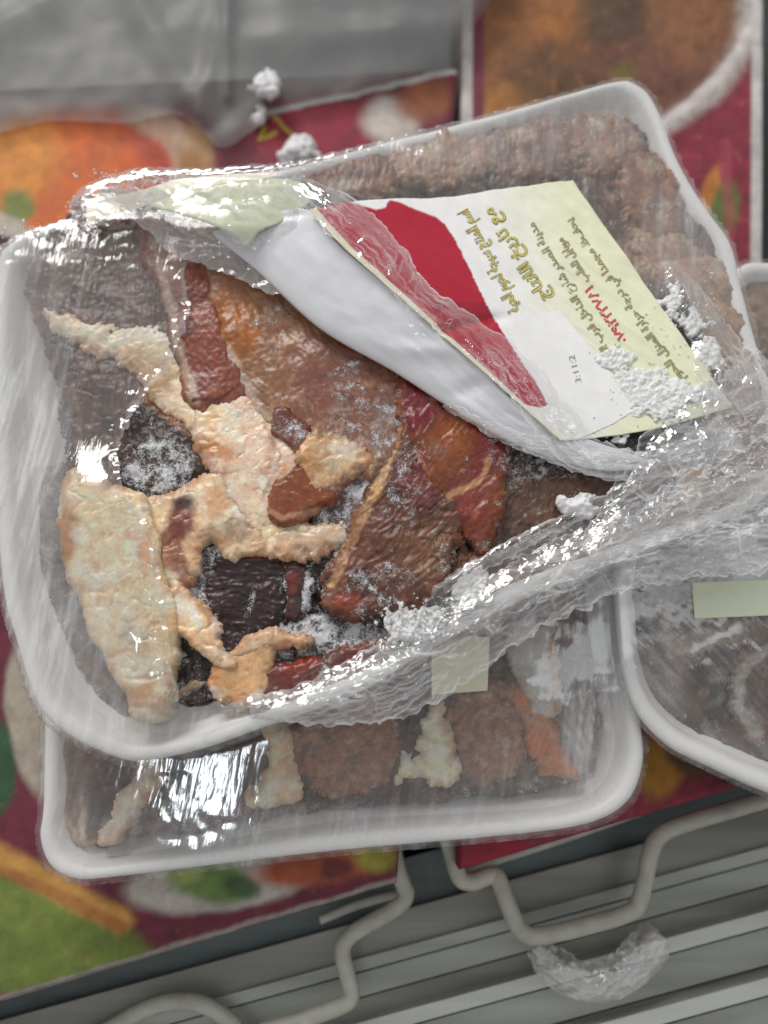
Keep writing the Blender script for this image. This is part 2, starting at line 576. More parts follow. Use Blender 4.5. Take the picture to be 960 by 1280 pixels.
basket = empty('wire_basket')
tag(basket, 'off white coated wire basket rim with square bends beside the lower tray', 'wire basket')
tube('wire', [(484, 1000, -.020), (490, 1050, -.021), (497, 1085, -.022), (504, 1106, -.023), (508, 1116, -.0235), (503, 1128, -.024), (485, 1141, -.025), (462, 1154, -.026), (441, 1167, -.027), (431, 1178, -.027), (428, 1192, -.027), (433, 1216, -.027), (439, 1238, -.027), (438, 1248, -.027), (428, 1256, -.027), (400, 1267, -.027), (330, 1290, -.028), (250, 1316, -.028)], 0.0036, M_WIRE, basket)
tube('wire', [(60, 1330, -.034), (130, 1290, -.034), (180, 1262, -.034), (215, 1252, -.034), (255, 1256, -.034), (290, 1280, -.034), (310, 1310, -.034)], 0.0036, M_WIRE, basket)
tube('wire', [(552, 1000, -.020), (560, 1050, -.022), (570, 1086, -.023), (578, 1100, -.0235), (592, 1102, -.024), (608, 1096, -.024), (620, 1095, -.024), (626, 1106, -.023), (634, 1128, -.0225), (643, 1150, -.022), (652, 1164, -.022), (668, 1170, -.022), (700, 1165, -.022), (740, 1155, -.022), (775, 1145, -.022), (792, 1137, -.022), (800, 1124, -.022), (806, 1100, -.022), (812, 1070, -.022), (820, 1050, -.022), (836, 1037, -.022), (870, 1025, -.022), (915, 1012, -.022), (960, 999, -.022), (1080, 965, -.022)], 0.0038, M_WIRE, basket)
tube('wire', [(576, 1092, -.030), (620, 1076, -.030), (700, 1050, -.030), (800, 1015, -.030)], 0.0018, M_WIRE, basket)
tube('wire', [(400, 1150, -.036), (450, 1130, -.036), (515, 1112, -.036)], 0.0020, M_WIRE, basket)

# ------------------------------------------------------------------ zones (colour patches that belong to the thing)
def paint(px, py, base, zones, seed, nscale=0.02, namp=6.0):
    """base: list of colours mixed by noise; zones authored in picture units; returns col, frost"""
    wx = px + fbm(px * 0.03, py * 0.03, seed + 3, 4) * namp
    wy = py + fbm(px * 0.03 + 9, py * 0.03, seed + 4, 4) * namp
    n = fbm(px * nscale, py * nscale, seed, 5, 0.6)
    c = np.zeros(px.shape + (3,)) + base[0]
    if len(base) > 1:
        c = c + (base[1] - base[0]) * sm(-0.05, 0.45, n)[..., None]
    if len(base) > 2:
        n2 = fbm(px * nscale * 1.7 + 50, py * nscale * 1.7, seed + 21, 5, 0.6)
        c = c + (base[2] - c) * sm(0.1, 0.5, n2)[..., None]
    fr = np.zeros(px.shape)
    for z in zones or ():
        k = z[0]
        if k in ('e', 'fe'):
            _, cx, cyy, rx, ry, rot = z[:6]
            a = math.radians(rot)
            dx = (wx - cx) * math.cos(a) + (wy - cyy) * math.sin(a)
            dy = -(wx - cx) * math.sin(a) + (wy - cyy) * math.cos(a)
            d = np.sqrt((dx / rx) ** 2 + (dy / ry) ** 2)
            if k == 'e':
                soft = z[7] if len(z) > 7 else 0.5
                st = z[8] if len(z) > 8 else 1.0
                w = sm(1 + soft * .5, 1 - soft * .5, d) * st
                c = c + (z[6] - c) * w[..., None]
            else:
                fr = np.maximum(fr, z[6] * sm(1.35, 0.5, d))
        elif k in ('l', 'fl'):
            d = line_d(wx, wy, z[1])
            w = sm(z[2], z[2] * .35, d)
            if k == 'l':
                c = c + (z[3] - c) * (w * (z[4] if len(z) > 4 else 1))[..., None]
            else:
                fr = np.maximum(fr, z[3] * w)
        elif k == 'p':
            d = poly_sd(wx, wy, z[1])
            w = sm(-z[3], z[3], d) * (z[4] if len(z) > 4 else 1)
            c = c + (z[2] - c) * w[..., None]
        elif k == 'x':      # exact edge, no wobble
            d = poly_sd(px, py, z[1])
            w = sm(-z[3], z[3], d) * (z[4] if len(z) > 4 else 1)
            c = c + (z[2] - c) * w[..., None]
        elif k == 'f':
            fr = np.maximum(fr, z[1])
        elif k == 'n':      # noise-broken patches of a colour: colour, scale, threshold, strength
            nn = fbm(px * z[2], py * z[2], seed + 77, 5, 0.6)
            c = c + (z[1] - c) * (sm(z[3], z[3] + .25, nn) * z[4])[..., None]
    return np.clip(c, 0.004, 0.9), fr


RAST = {}
FROST_PTS = []
FAT_PTS = []
_seed = [11]


def piece(pkg, name, label, poly, zt, edge, mat, base, zones=None, frost=0.0, lump=0.8, lscale=55, rag=5.0, zb=None, tilt=(0, 0), d=0.0005, fine=0.18, cat='meat', nscale=0.02, group=None, ridge=0.0, grow=6.0, fibre=None, depth=5.0, flake=1.0):
    """one lump of meat or fat: solid with a rounded, ragged edge. zt in mm"""
    _seed[0] += 13; sd_ = _seed[0]
    zt = zt / 1000.0
    rdg = .12 if mat is M_RED else .25
    hf = .7; tear = 7.0 if mat is M_LEAN else 4.0
    if mat in (M_ICE, M_FROST): tear = 0
    if mat is M_FAT: tear = 8.5 * flake; lump *= .7
    if mat is M_FAT: fine *= .3; ridge *= .15; rdg = .05; lscale *= .5; hf = .12; rag *= .7; depth = min(depth, 3.6); edge *= 1.3
    if mat is M_RED: fine *= .6
    zb = PKG[pkg]['zin'] if zb is None else zb / 1000.0
    P = smooth_poly(poly, 5)
    wx, wy = W(P[:, 0], P[:, 1], zt)
    g0 = lambda v: math.floor(v / d) * d
    xs = np.arange(g0(wx.min() - .003), wx.max() + .003, d); ys = np.arange(g0(wy.min() - .003), wy.max() + .003, d)
    X, Y = np.meshgrid(xs, ys)
    px, py = PX(X, Y, np.full(X.shape, zt))
    wpx = px + 9 * fbm(X * 60, Y * 60, sd_ + 61, 3); wpy = py + 9 * fbm(X * 60 + 5, Y * 60, sd_ + 62, 3)
    s = poly_sd(wpx, wpy, P) + grow + rag * 1.3 * fbm(X * 140, Y * 140, sd_, 4) + rag * hf * fbm(X * 480, Y * 480, sd_ + 5, 3) + tear * (ridged(X * 95, Y * 95, sd_ + 65, 3) - .62) + tear * .16 * (ridged(X * 260, Y * 260, sd_ + 66, 2) - .6)
    edge = edge * (1.15 + .9 * fbm(X * 90, Y * 90, sd_ + 63, 3))
    t = np.clip(s / np.maximum(edge, 2.5), 0, 1)
    prof = np.sqrt(np.maximum(0, 1 - (1 - t) ** 2))
    cx, cyy = np.mean(P[:, 0]), np.mean(P[:, 1])
    Z = zt - depth / 1000 * (1 - prof)
    if mat not in (M_ICE, M_FROST): Z = Z + .0014 * fbm(X * 26, Y * 26, 991, 3) - (.0 if mat is M_RED else .0007) * np.exp(-(gn(X * 48 + .3 * gn(X * 200, Y * 200, 993), Y * 48, 992) / .05) ** 2) * sm(.0, .35, fbm(X * 20, Y * 20, 994, 2))
    Z = Z + prof * (lump / 1000 * fbm(X * lscale, Y * lscale, sd_ + 1, 4) + fine / 1000 * 1.6 * fbm(X * 480, Y * 480, sd_ + 2, 4) + lump / 1000 * rdg * (ridged(X * lscale * 1.6, Y * lscale * 1.6, sd_ + 64, 4) - .6))
    mar = None
    fa = (sd_ * 1.7) % math.pi if fibre is None else math.radians(fibre)
    fu = X * math.cos(fa) + Y * math.sin(fa); fv = -X * math.sin(fa) + Y * math.cos(fa)
    shade = 1.0
    if mat is M_FAT:
        wx_ = X + .004 * fbm(X * 90, Y * 90, sd_ + 30, 3); wy_ = Y + .004 * fbm(X * 90 + 7, Y * 90, sd_ + 31, 3)
        v = fbm(wx_ * 42, wy_ * 42, sd_ + 32, 3) * 2.6 + 8
        fl_ = np.floor(v); q = v - fl_
        tm = sm(-.1, .3, fbm(X * 35, Y * 35, sd_ + 46, 2))
        terr = (fl_ + sm(.0, .07, q)) / 2.6
        Z = Z + prof * .0007 * (terr - 3.2) * tm
        v2 = fbm(wx_ * 120 + 5, wy_ * 120, sd_ + 67, 3) * 2.4 + 8; f2 = np.floor(v2); q2 = v2 - f2
        tm2 = np.maximum(sm(22, 6, s), sm(.05, .35, fbm(X * 45, Y * 45, sd_ + 68, 2)))
        Z = Z + .00045 * flake * ((f2 + sm(.0, .10, q2)) / 2.4 - 3.3) * tm2 * np.minimum(1, prof * 1.5)
        ck = np.exp(-(np.minimum(q, 1 - q) / .045) ** 2) * sm(-.2, .4, fbm(X * 200, Y * 200, sd_ + 33, 2))
        ck2 = np.exp(-(gn(wx_ * 230, wy_ * 230, sd_ + 34) / .05) ** 2) * sm(.0, .4, fbm(X * 60, Y * 60, sd_ + 35, 2))
        Z = Z - prof * (.0004 * ck + .0003 * ck2)
        tone = (_h(fl_.astype(np.int64), fl_.astype(np.int64) * 0 + 3, sd_) / 4294967296.0 - .5)
        shade = 1 + tm * (.16 * tone - .10 * ck) - .10 * ck2
    elif mat not in (M_ICE, M_FROST):
        fb = ridged(fu * 45 + .6 * fbm(X * 40, Y * 40, sd_ + 36, 2), fv * 420 + 1.2 * fbm(X * 60, Y * 60, sd_ + 37, 2), sd_ + 38, 3) - .6
        Z = Z + prof * .00035 * fb * (1.5 if mat is M_LEAN else .7)
        shade = 1 + .45 * fb * (.4 + sm(-.1, .4, fbm(X * 50, Y * 50, sd_ + 39, 2)))
        mar = sm(.72, .92, ridged(fu * 22 + 3, fv * 130 + .8 * fbm(X * 70, Y * 70, sd_ + 44, 2), sd_ + 43, 2)) * sm(.05, .4, fbm(X * 40, Y * 40, sd_ + 45, 2))
    if ridge:
        Z = Z + prof * ridge / 1000 * (ridged(X * 110, Y * 110, sd_ + 8, 3) - .6)
    Z = Z + prof * ((px - cx) * tilt[0] + (py - cyy) * tilt[1]) / 1000
    mask = s > 0
    col, fr = paint(px, py, base, zones, sd_, nscale)
    fr = np.maximum(fr, frost)
    col = col * (shade * (1 + .30 * fbm(px * .09, py * .09, sd_ + 70, 4, .65)))[..., None]
    if mat is M_FAT:      # thin translucent margins where the meat below tints the fat
        ed = sm(17, 0, s + 9 * fbm(X * 110, Y * 110, sd_ + 47, 3)) * (.35 + .65 * sm(-.2, .3, fbm(X * 28, Y * 28, sd_ + 48, 2)))
        col = col + (S(168, 116, 84) - col) * (.75 * ed)[..., None]
        bl = sm(.12, .5, fbm(X * 38 + 3, Y * 38, sd_ + 49, 3))
        col = col + (S(206, 150, 112) - col) * (.24 * bl)[..., None]
        bl = sm(.15, .5, fbm(X * 60 + 3, Y * 60, sd_ + 50, 3))
        col = col + (S(246, 234, 218) - col) * (.5 * bl)[..., None]
        fr = np.maximum(fr, .30 * sm(7, 0, s) * (frost > .04))
    elif mat not in (M_ICE, M_FROST):
        ed = sm(12, 0, s + 6 * fbm(X * 110, Y * 110, sd_ + 47, 3)) * sm(-.1, .3, fbm(X * 28, Y * 28, sd_ + 48, 2))
        col = col + (S(176, 128, 98) - col) * (.4 * ed)[..., None]
    if mat in (M_LEAN, M_RED): col = col * .84
    if mar is not None: col = col + (np.clip(col.mean() * 1.5, .1, .5) * np.array([1.15, .95, .8]) + .05 - col) * (.45 * mar)[..., None]
    hue = fbm(px * .035, py * .035, sd_ + 71, 4, .6)
    col = col * (1 + np.stack([.10 * hue, -.06 * hue, -.22 * hue], -1))
    col = np.clip(col, .004, .85)
    fr = np.maximum(fr, .40 * sm(edge * .9, 0, s) * (fr < .9) * (frost > .03))
    if mat in (M_LEAN, M_RED) and frost > .03 and pkg == 'top': fr = np.maximum(fr, .42 * sm(.08, .42, fbm(X * 34 + 2, Y * 34, sd_ + 72, 4, .6)))
    fr = fr * (0.75 + 0.5 * fbm(X * 160, Y * 160, sd_ + 40, 3))
    o = field_mesh(name, X, Y, Z, mask, mat, None, zb - .0002, col, fr, s=s)
    tag(o, label, cat, group)
    RAST.setdefault(pkg, []).append((X[mask], Y[mask], Z[mask]))
    if mat is M_FAT and pkg == 'top':
        kb = mask & (s < 9) & (s > 1)
        if kb.any():
            rs = np.random.RandomState(sd_ + 1); kk = rs.rand(int(kb.sum())) < .010
            FAT_PTS.append(np.stack([X[kb], Y[kb], Z[kb]], -1)[kk])
    k = mask & (fr > 0.28)
    if k.any() and pkg == 'top':
        pts = np.stack([X[k], Y[k], Z[k]], -1); w = fr[k]
        rs = np.random.RandomState(sd_)
        keep = rs.rand(len(pts)) < np.clip(w - .2, 0, 1) * 0.16
        FROST_PTS.append(pts[keep])
    return o


# ------------------------------------------------------------------ foam trays
def tray(rim, zr, zbot, inset, parent, n=6, wob=0.6, seed=1):
    P = smooth_poly(rim, n)
    x, y = W(P[:, 0], P[:, 1], zr)
    # even resample
    L = np.concatenate([[0], np.cumsum(np.hypot(np.diff(np.append(x, x[0])), np.diff(np.append(y, y[0]))))])
    tt = np.linspace(0, L[-1], 361)[:-1]
    x = np.interp(tt, L, np.append(x, x[0])); y = np.interp(tt, L, np.append(y, y[0]))
    cx, cyy = x.mean(), y.mean()
    R = np.hypot(x - cx, y - cyy)
    h = zr - zbot
    prof = [(inset + .004, -h), (inset, -h + .001), (.012, -.010), (.0045, -.0048), (.0008, -.0046), (0, -.0034), (0.0001, -.0018), (.0010, -.0004), (.0028, 0), (.0048, -.0003), (.0064, -.0018), (.0085, -.006), (.015, -h * .6), (inset, -h + .0045), (inset + .005, -h + .003), (inset + .02, -h + .0028)]
    rings = []
    wz = wob / 1000 * fbm(np.cos(tt / L[-1] * 2 * math.pi) * 3 + seed, np.sin(tt / L[-1] * 2 * math.pi) * 3, seed, 3)
    for off, z in prof:
        k = 1 - off / R
        rings.append(np.stack([cx + (x - cx) * k, cyy + (y - cyy) * k, zr + z + wz * (1 if z > -.012 else 0)], -1))
    m = len(x)
    V = np.concatenate(rings + [np.array([[cx, cyy, zr - h], [cx, cyy, zr - h + .0028]])])
    Q = grid_quads(len(prof), m, True)
    c0 = len(prof) * m; i = np.arange(m); j = (i + 1) % m
    me = bpy.data.meshes.new('foam_tray')
    F = [tuple(q) for q in Q.tolist()] + [(c0, b, a) for a, b in zip(i.tolist(), j.tolist())] + [(c0 + 1, (len(prof) - 1) * m + a, (len(prof) - 1) * m + b) for a, b in zip(i.tolist(), j.tolist())]
    me.from_pydata([tuple(v) for v in V.tolist()], [], F); me.update()
    for p in me.polygons: p.use_smooth = True
    me.materials.append(M_FOAM)
    o = bpy.data.objects.new('foam_tray', me); COL.objects.link(o); o.parent = parent
    return o, np.stack([x, y], -1)


def membrane(pkg, rimw, zr, g=0.002, it=400, over=0.012):
    """taut film over rim and contents: coarse grid of heights"""
    x0, y0 = rimw.min(0) - over - g; x1, y1 = rimw.max(0) + over + g
    xs = np.arange(x0, x1, g); ys = np.arange(y0, y1, g)
    X, Y = np.meshgrid(xs, ys)
    s = poly_sd(X, Y, rimw)
    ob = np.full(X.shape, zr - .012)
    for (a, b, c) in RAST.get(pkg, []):
        i = np.clip(((b - y0) / g + .5).astype(int), 0, len(ys) - 1); j = np.clip(((a - x0) / g + .5).astype(int), 0, len(xs) - 1)
        np.maximum.at(ob, (i, j), c + .0006)
    ob[(s > -.001) & (s < .006)] = np.maximum(ob[(s > -.001) & (s < .006)], zr + .0007)
    fixed = s <= -.001
    drop = zr + .0007 - 2.2 * np.clip(-s - .0004, 0, 1)
    F = np.maximum(ob, zr - .001)
    F[fixed] = drop[fixed]
    for _ in range(it):
        B = F.copy()
        B[1:-1, 1:-1] = .25 * (F[:-2, 1:-1] + F[2:, 1:-1] + F[1:-1, :-2] + F[1:-1, 2:])
        F = np.maximum(ob, B); F[fixed] = drop[fixed]

    def sample(x, y):
        fx = np.clip((x - x0) / g, 0, len(xs) - 1.001); fy = np.clip((y - y0) / g, 0, len(ys) - 1.001)
        i = fy.astype(int); j = fx.astype(int); a = fx - j; b = fy - i
        return F[i, j] * (1 - a) * (1 - b) + F[i, j + 1] * a * (1 - b) + F[i + 1, j] * (1 - a) * b + F[i + 1, j + 1] * a * b
    return sample


def film_sheet(name, sample, rimw, zr, mat, parent, hole=None, region=None, d=0.0008, ang=0.0, wr=0.35, st=0.2, seed=3, over=0.0022, lift=0.0, rag=7, veils=()):
    x0, y0 = rimw.min(0) - over; x1, y1 = rimw.max(0) + over
    X, Y = np.meshgrid(np.arange(x0, x1, d), np.arange(y0, y1, d))
    s = poly_sd(X, Y, rimw)
    Z = sample(X, Y)
    mask = s > -over
    px, py = PX(X, Y, Z)
    if region is not None:
        mask &= poly_sd(px, py, smooth_poly(region, 5)) + rag * fbm(X * 130, Y * 130, seed + 60, 3) > 0
    if hole is not None:
        hs = poly_sd(px, py, smooth_poly(hole, 5)) + rag * fbm(X * 130, Y * 130, seed + 50, 3)
        mask &= hs < 0
        Z = Z + 0.0012 * sm(-26, 0, hs) * (0.4 + fbm(X * 180, Y * 180, seed + 51, 2))
    u = X * math.cos(ang) + Y * math.sin(ang); v = -X * math.sin(ang) + Y * math.cos(ang)
    amp = sm(-.002, .008, s)
    h1, c1 = crumple(X, Y, seed, 6, 30, 200, lines=.00045)
    h2, c2 = crumple(u * .16, v, seed + 5, 6, 90, 420, math.pi / 2, .5, lines=.00035, warp=.4)
    patch = sm(-.15, .45, fbm(X * 30, Y * 30, seed + 81, 3))
    Z = Z + amp * wr / 1000 * (h1 - .45) * (.3 + patch) + amp * st / 1000 * (h2 - .45) + lift
    patch2 = sm(.0, .5, fbm(u * 14, v * 40, seed + 82, 3))
    cr = np.clip(c1 * .45 * patch + c2 * (.12 + .88 * patch2 * patch), 0, 1)
    sn = .35 + .65 * sm(-.25, .35, fbm(u * 22, v * 170, seed + 83, 4)) * (.6 + .8 * sm(-.2, .3, fbm(u * 60, v * 500, seed + 84, 3)))
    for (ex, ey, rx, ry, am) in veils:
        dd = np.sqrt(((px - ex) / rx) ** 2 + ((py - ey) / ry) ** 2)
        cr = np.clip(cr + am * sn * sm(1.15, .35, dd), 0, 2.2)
    if hole is not None: cr = np.maximum(cr, np.exp(-((hs + 3) / 2.2) ** 2) * .7)
    return field_mesh(name, X, Y, Z, mask, mat, parent, frost=cr, s=np.minimum(s + over, -hs * .0003) if hole is not None else s + over)


def strip(name, pts, mat, parent, seed=5, amp=1.8, dome=1.5, d=0.0005, ang=0.5, lo=90, hi=700, n=9, ragw=0.25, lat=0.0012, aniso=.3):
    """bunched band of film. pts: (px,py,z_mm,halfwidth_px)"""
    P = smooth_poly(np.array(pts, float), 10, closed=False)
    x, y = W(P[:, 0], P[:, 1], P[:, 2] / 1000)
    C = np.stack([x, y], -1)
    L = np.concatenate([[0], np.cumsum(np.hypot(np.diff(x), np.diff(y)))])
    ns = int(L[-1] / d) + 2
    tt = np.linspace(0, L[-1], ns)
    cx = np.interp(tt, L, x); cyy = np.interp(tt, L, y); cz = np.interp(tt, L, P[:, 2] / 1000)
    hw = np.interp(tt, L, P[:, 3]) * 0.000304
    T = np.stack([np.gradient(cx), np.gradient(cyy)], -1); T /= np.linalg.norm(T, axis=1)[:, None]
    Nn = np.stack([-T[:, 1], T[:, 0]], -1)
    nt_ = int(hw.max() * 2 / d) + 2
    t = np.linspace(-1, 1, nt_)
    w1 = hw * (1 + ragw * fbm(tt * 90, tt * 0 + seed, seed, 4)); w2 = hw * (1 + ragw * fbm(tt * 90, tt * 0 + seed + 4, seed + 1, 4))
    off = np.where(t[None, :] > 0, t[None, :] * w1[:, None], t[None, :] * w2[:, None])
    X = cx[:, None] + Nn[:, :1] * off; Y = cyy[:, None] + Nn[:, 1:] * off
    A = np.broadcast_to(tt[:, None], X.shape)
    # folds in strip space so pleats run with / across the band
    fo, cr = crumple(A * aniso, off, seed, n, lo, hi, math.pi / 2, 1.5, lines=.00028, warp=.6)
    fo2, cr2 = crumple(A, off, seed + 77, 5, 25, 110, ang, 2.4, lines=.00035)
    fo = (fo - .45) * .45 + (fo2 - .45) * .9
    pm = sm(-.3, .35, fbm(A * 45, off * 45, seed + 55, 3))
    cr = np.maximum(cr * .8, cr2 * .7) * (.25 + .75 * pm)
    cr = np.clip(cr + .5 * np.exp(-((1 - np.abs(t[None, :])) * hw[:, None] / .0007) ** 2), 0, 1)
    Z = cz[:, None] + dome / 1000 * (1 - t[None, :] ** 2) + amp / 1000 * fo * 2.2
    X = X + lat * fbm(A * 200, off * 200, seed + 7, 3); Y = Y + lat * fbm(A * 200, off * 200, seed + 8, 3)
    V = np.stack([X, Y, Z], -1).reshape(-1, 3)
    return mesh_np(name, V, grid_quads(ns, nt_), mat, parent, frost=cr.ravel())


PKG = {'top': dict(zin=.0445), 'low': dict(zin=.0045), 'right': dict(zin=.0045)}

# ------------------------------------------------------------------ printed cartons under the trays
def quad_grid(poly, z, d):
    """even grid over a four-cornered outline (picture corners at height z): BL, BR, TR, TL"""
    P = np.array(poly, float)
    x, y = W(P[:, 0], P[:, 1], z)
    n = max(2, int(max(np.hypot(x[1] - x[0], y[1] - y[0]), np.hypot(x[2] - x[3], y[2] - y[3])) / d)); m = max(2, int(np.hypot(x[3] - x[0], y[3] - y[0]) / d))
    U, V = np.meshgrid(np.linspace(0, 1, n), np.linspace(0, 1, m))
    f = lambda c: c[0] * (1 - U) * (1 - V) + c[1] * U * (1 - V) + c[2] * U * V + c[3] * (1 - U) * V
    return f(x), f(y), U, V


def carton(name, label, poly, zt, zb, base, zones, seed, d=0.0010):
    X, Y, U, V = quad_grid(poly, zt, d)
    px, py = PX(X, Y, np.full(X.shape, zt))
    col, fr = paint(px, py, base, zones, seed, 0.02, 3.5)
    col = col * (1 + .38 * fbm(px * .045, py * .045, seed + 9, 6, .65))[..., None] * .88; col = col + (.20 - col) * .10
    e = np.minimum(np.minimum(U, 1 - U), np.minimum(V, 1 - V) * 1.8) * .19
    t = np.clip(e / .003, 0, 1)
    Z = zt - .002 * (1 - np.sqrt(1 - (1 - t) ** 2)) + .0007 * fbm(X * 18, Y * 18, seed, 3)
    o = field_mesh(name, X, Y, Z, np.ones(X.shape, bool), M_CARTON, None, zb, col)
    tag(o, label, 'carton', 'printed food cartons under the trays')
    return o


def quad_label(poly, zfun, color, d=.0012):
    X, Y, U, V = quad_grid(poly, .034, d)
    o = field_mesh('label', X, Y, zfun(X, Y) + .0004, np.ones(X.shape, bool), M_PAPER, None, None, np.zeros(X.shape + (3,)) + color)
    return o


carton('printed_carton', 'maroon printed food carton with orange and green pictures under the left of the trays',
       [(-260, 1332), (496, 1104), (572, 84), (-170, 118)], 0.0, -0.07, [S(112, 34, 56), S(98, 30, 48)], [
    ('e', 80, 215, 175, 88, 0, S(176, 62, 38), .4), ('e', 55, 215, 120, 80, 0, S(212, 104, 44), .6), ('e', 15, 195, 60, 55, 0, S(218, 140, 58), .8),
    ('e', 22, 258, 22, 22, 0, S(120, 130, 60), .8), ('e', 0, 288, 40, 22, 20, S(190, 182, 168), .5), ('e', -10, 300, 80, 8, 10, S(60, 20, 40), .5),
    ('l', [(168, 140), (215, 165), (235, 200), (232, 240)], 26, S(190, 166, 142), .75), ('e', 250, 185, 14, 34, -20, S(186, 150, 100), .9, .7), ('e', 238, 205, 14, 20, 0, S(170, 120, 60), .8),
    ('e', 400, 165, 90, 42, -8, S(142, 26, 52), .6), ('l', [(312, 150), (330, 160), (325, 172), (345, 168)], 4, S(196, 170, 62)), ('l', [(342, 148), (352, 158), (366, 168)], 3.5, S(196, 170, 62)),
    ('e', 488, 150, 36, 30, 0, S(196, 186, 178), .6), ('e', 530, 125, 36, 26, -15, S(148, 84, 46), .7, .9), ('l', [(330, 142), (572, 88)], 5, S(192, 192, 186)),
    ('e', 42, 900, 34, 95, -8, S(176, 166, 150), .25), ('e', -6, 960, 26, 60, 0, S(46, 82, 56), .4),
    ('e', 60, 1185, 150, 75, 22, S(104, 120, 44), .25), ('e', 20, 1120, 60, 40, 20, S(110, 126, 50), .4), ('l', [(-40, 1050), (40, 1092), (110, 1130), (150, 1150)], 24, S(204, 150, 72), .9), ('l', [(-40, 1072), (60, 1112), (150, 1158)], 12, S(150, 80, 40), .6),
    ('e', 275, 1100, 118, 40, -8, S(190, 182, 174), .3), ('e', 262, 1100, 52, 27, 10, S(112, 142, 74), .6), ('e', 235, 1092, 20, 14, 0, S(150, 168, 90), .7), ('e', 300, 1108, 26, 14, 20, S(80, 104, 60), .8),
    ('e', 398, 1082, 78, 24, -8, S(168, 82, 48), .6), ('e', 420, 1086, 20, 14, 0, S(120, 50, 46), .8), ('e', 468, 1072, 26, 18, 0, S(160, 150, 60), .8), ('n', S(190, 110, 60), .06, .35, .25),
    ('l', [(-260, 1328), (496, 1100)], 6, S(150, 140, 136))], 401)
carton('printed_carton', 'maroon printed food carton with brown crumbly food picture at the upper right',
       [(574, 1088), (952, 976), (956, -90), (577, -90)], 0.001, -0.07, [S(138, 36, 60), S(122, 32, 52)], [
    ('e', 745, 40, 205, 150, -12, S(186, 178, 174), .12), ('e', 735, 30, 190, 138, -12, S(118, 74, 46), .15), ('e', 660, 60, 70, 90, 0, S(150, 92, 40), .9, .8),
    ('e', 815, 70, 70, 60, 0, S(112, 68, 62), .9, .8), ('e', 700, 20, 40, 30, 0, S(176, 110, 44), .9, .8), ('e', 770, 15, 50, 40, 0, S(70, 60, 44), .9, .8), ('e', 640, 130, 40, 26, 0, S(190, 130, 50), .9, .8), ('e', 780, 90, 20, 14, 0, S(120, 110, 40), .9, .8), ('e', 735, 30, 188, 136, -12, S(96, 58, 38), .2, .25), ('e', 690, 100, 60, 40, 20, S(84, 60, 40), .9, .7), ('e', 860, 20, 50, 60, 0, S(150, 100, 60), .9, .6), ('n', S(52, 34, 26), .075, .05, .22), ('n', S(206, 132, 60), .06, .28, .22),
    ('l', [(700, 196), (780, 178), (850, 140), (905, 90), (948, 20)], 9, S(206, 198, 196)),
    ('e', 885, 246, 12, 40, 20, S(190, 120, 50), .6), ('e', 905, 265, 18, 40, 10, S(96, 110, 50), .6), ('l', [(905, 180), (915, 330)], 10, S(168, 70, 88), .6),
    ('x', [(577, -90), (592, -90), (588, 700), (575, 700)], S(196, 190, 188), 2), ('x', [(592, -90), (606, -90), (602, 700), (588, 700)], S(112, 34, 58), 2), ('x', [(940, -90), (958, -90), (956, 700), (936, 700)], S(196, 194, 192), 2),
    ('e', 830, 950, 30, 50, 20, S(176, 124, 40), .5), ('e', 870, 940, 40, 30, 20, S(92, 66, 44), .6), ('e', 620, 1075, 40, 40, 0, S(150, 24, 48), .5)], 402)

M_BAG = mat_film('grey_plastic_bag', haze=0.10, streak=0.14, ang=0.4, stretch=4, scale=70, spec=0.25, bump=0.04, rough=0.35, white=0.20, crease=0.62)


def sheet_px(name, poly, zfun, mat, parent, d=0.0008, rag=3, seed=9, col=None, zb=None, cre=None):
    P = smooth_poly(poly, 4)
    z0 = float(np.mean(zfun(P[:, 0], P[:, 1], P[:, 0] * 0, P[:, 1] * 0)))
    wx, wy = W(P[:, 0], P[:, 1], z0)
    X, Y = np.meshgrid(np.arange(wx.min() - .004, wx.max() + .004, d), np.arange(wy.min() - .004, wy.max() + .004, d))
    px, py = PX(X, Y, np.full(X.shape, z0))
    s = poly_sd(px, py, P) + rag * fbm(X * 150, Y * 150, seed, 3)
    Z = zfun(px, py, X, Y)
    return field_mesh(name, X, Y, Z, s > 0, mat, parent, zb, col(px, py) if col else None, frost=(sm(0, 30, s) * (.86 + .3 * fbm(X * 30, Y * 12, seed, 3)) if cre == 'edge' else cre(X, Y)) if cre else None, s=s)


def bag_z(px, py, X, Y):
    z = .006 + .012 * sm(150, -60, py) + .0022 * fbm(X * 16, Y * 16, 71, 3)
    for a, b, h, w in (((150, -20), (235, 115), .0035, 20), ((290, 0), (250, 140), .003, 16), ((60, 20), (0, 45), .0035, 18), ((285, 60), (580, 40), .0025, 18), ((290, -10), (284, 120), .003, 7)):
        z = z + h * np.exp(-(line_d(px, py, [a, b]) / w) ** 2)
    return np.maximum(z, .003)


bag = sheet_px('plastic_bag', [(-90, -120), (610, -120), (574, 70), (540, 92), (470, 112), (350, 136), (282, 180), (250, 160), (215, 138), (150, 150), (60, 146), (-90, 150)], bag_z, M_BAG, None, d=0.0011, seed=72, rag=1, cre='edge')
tag(bag, 'grey translucent plastic bag crumpled over the left carton at the top', 'plastic bag')

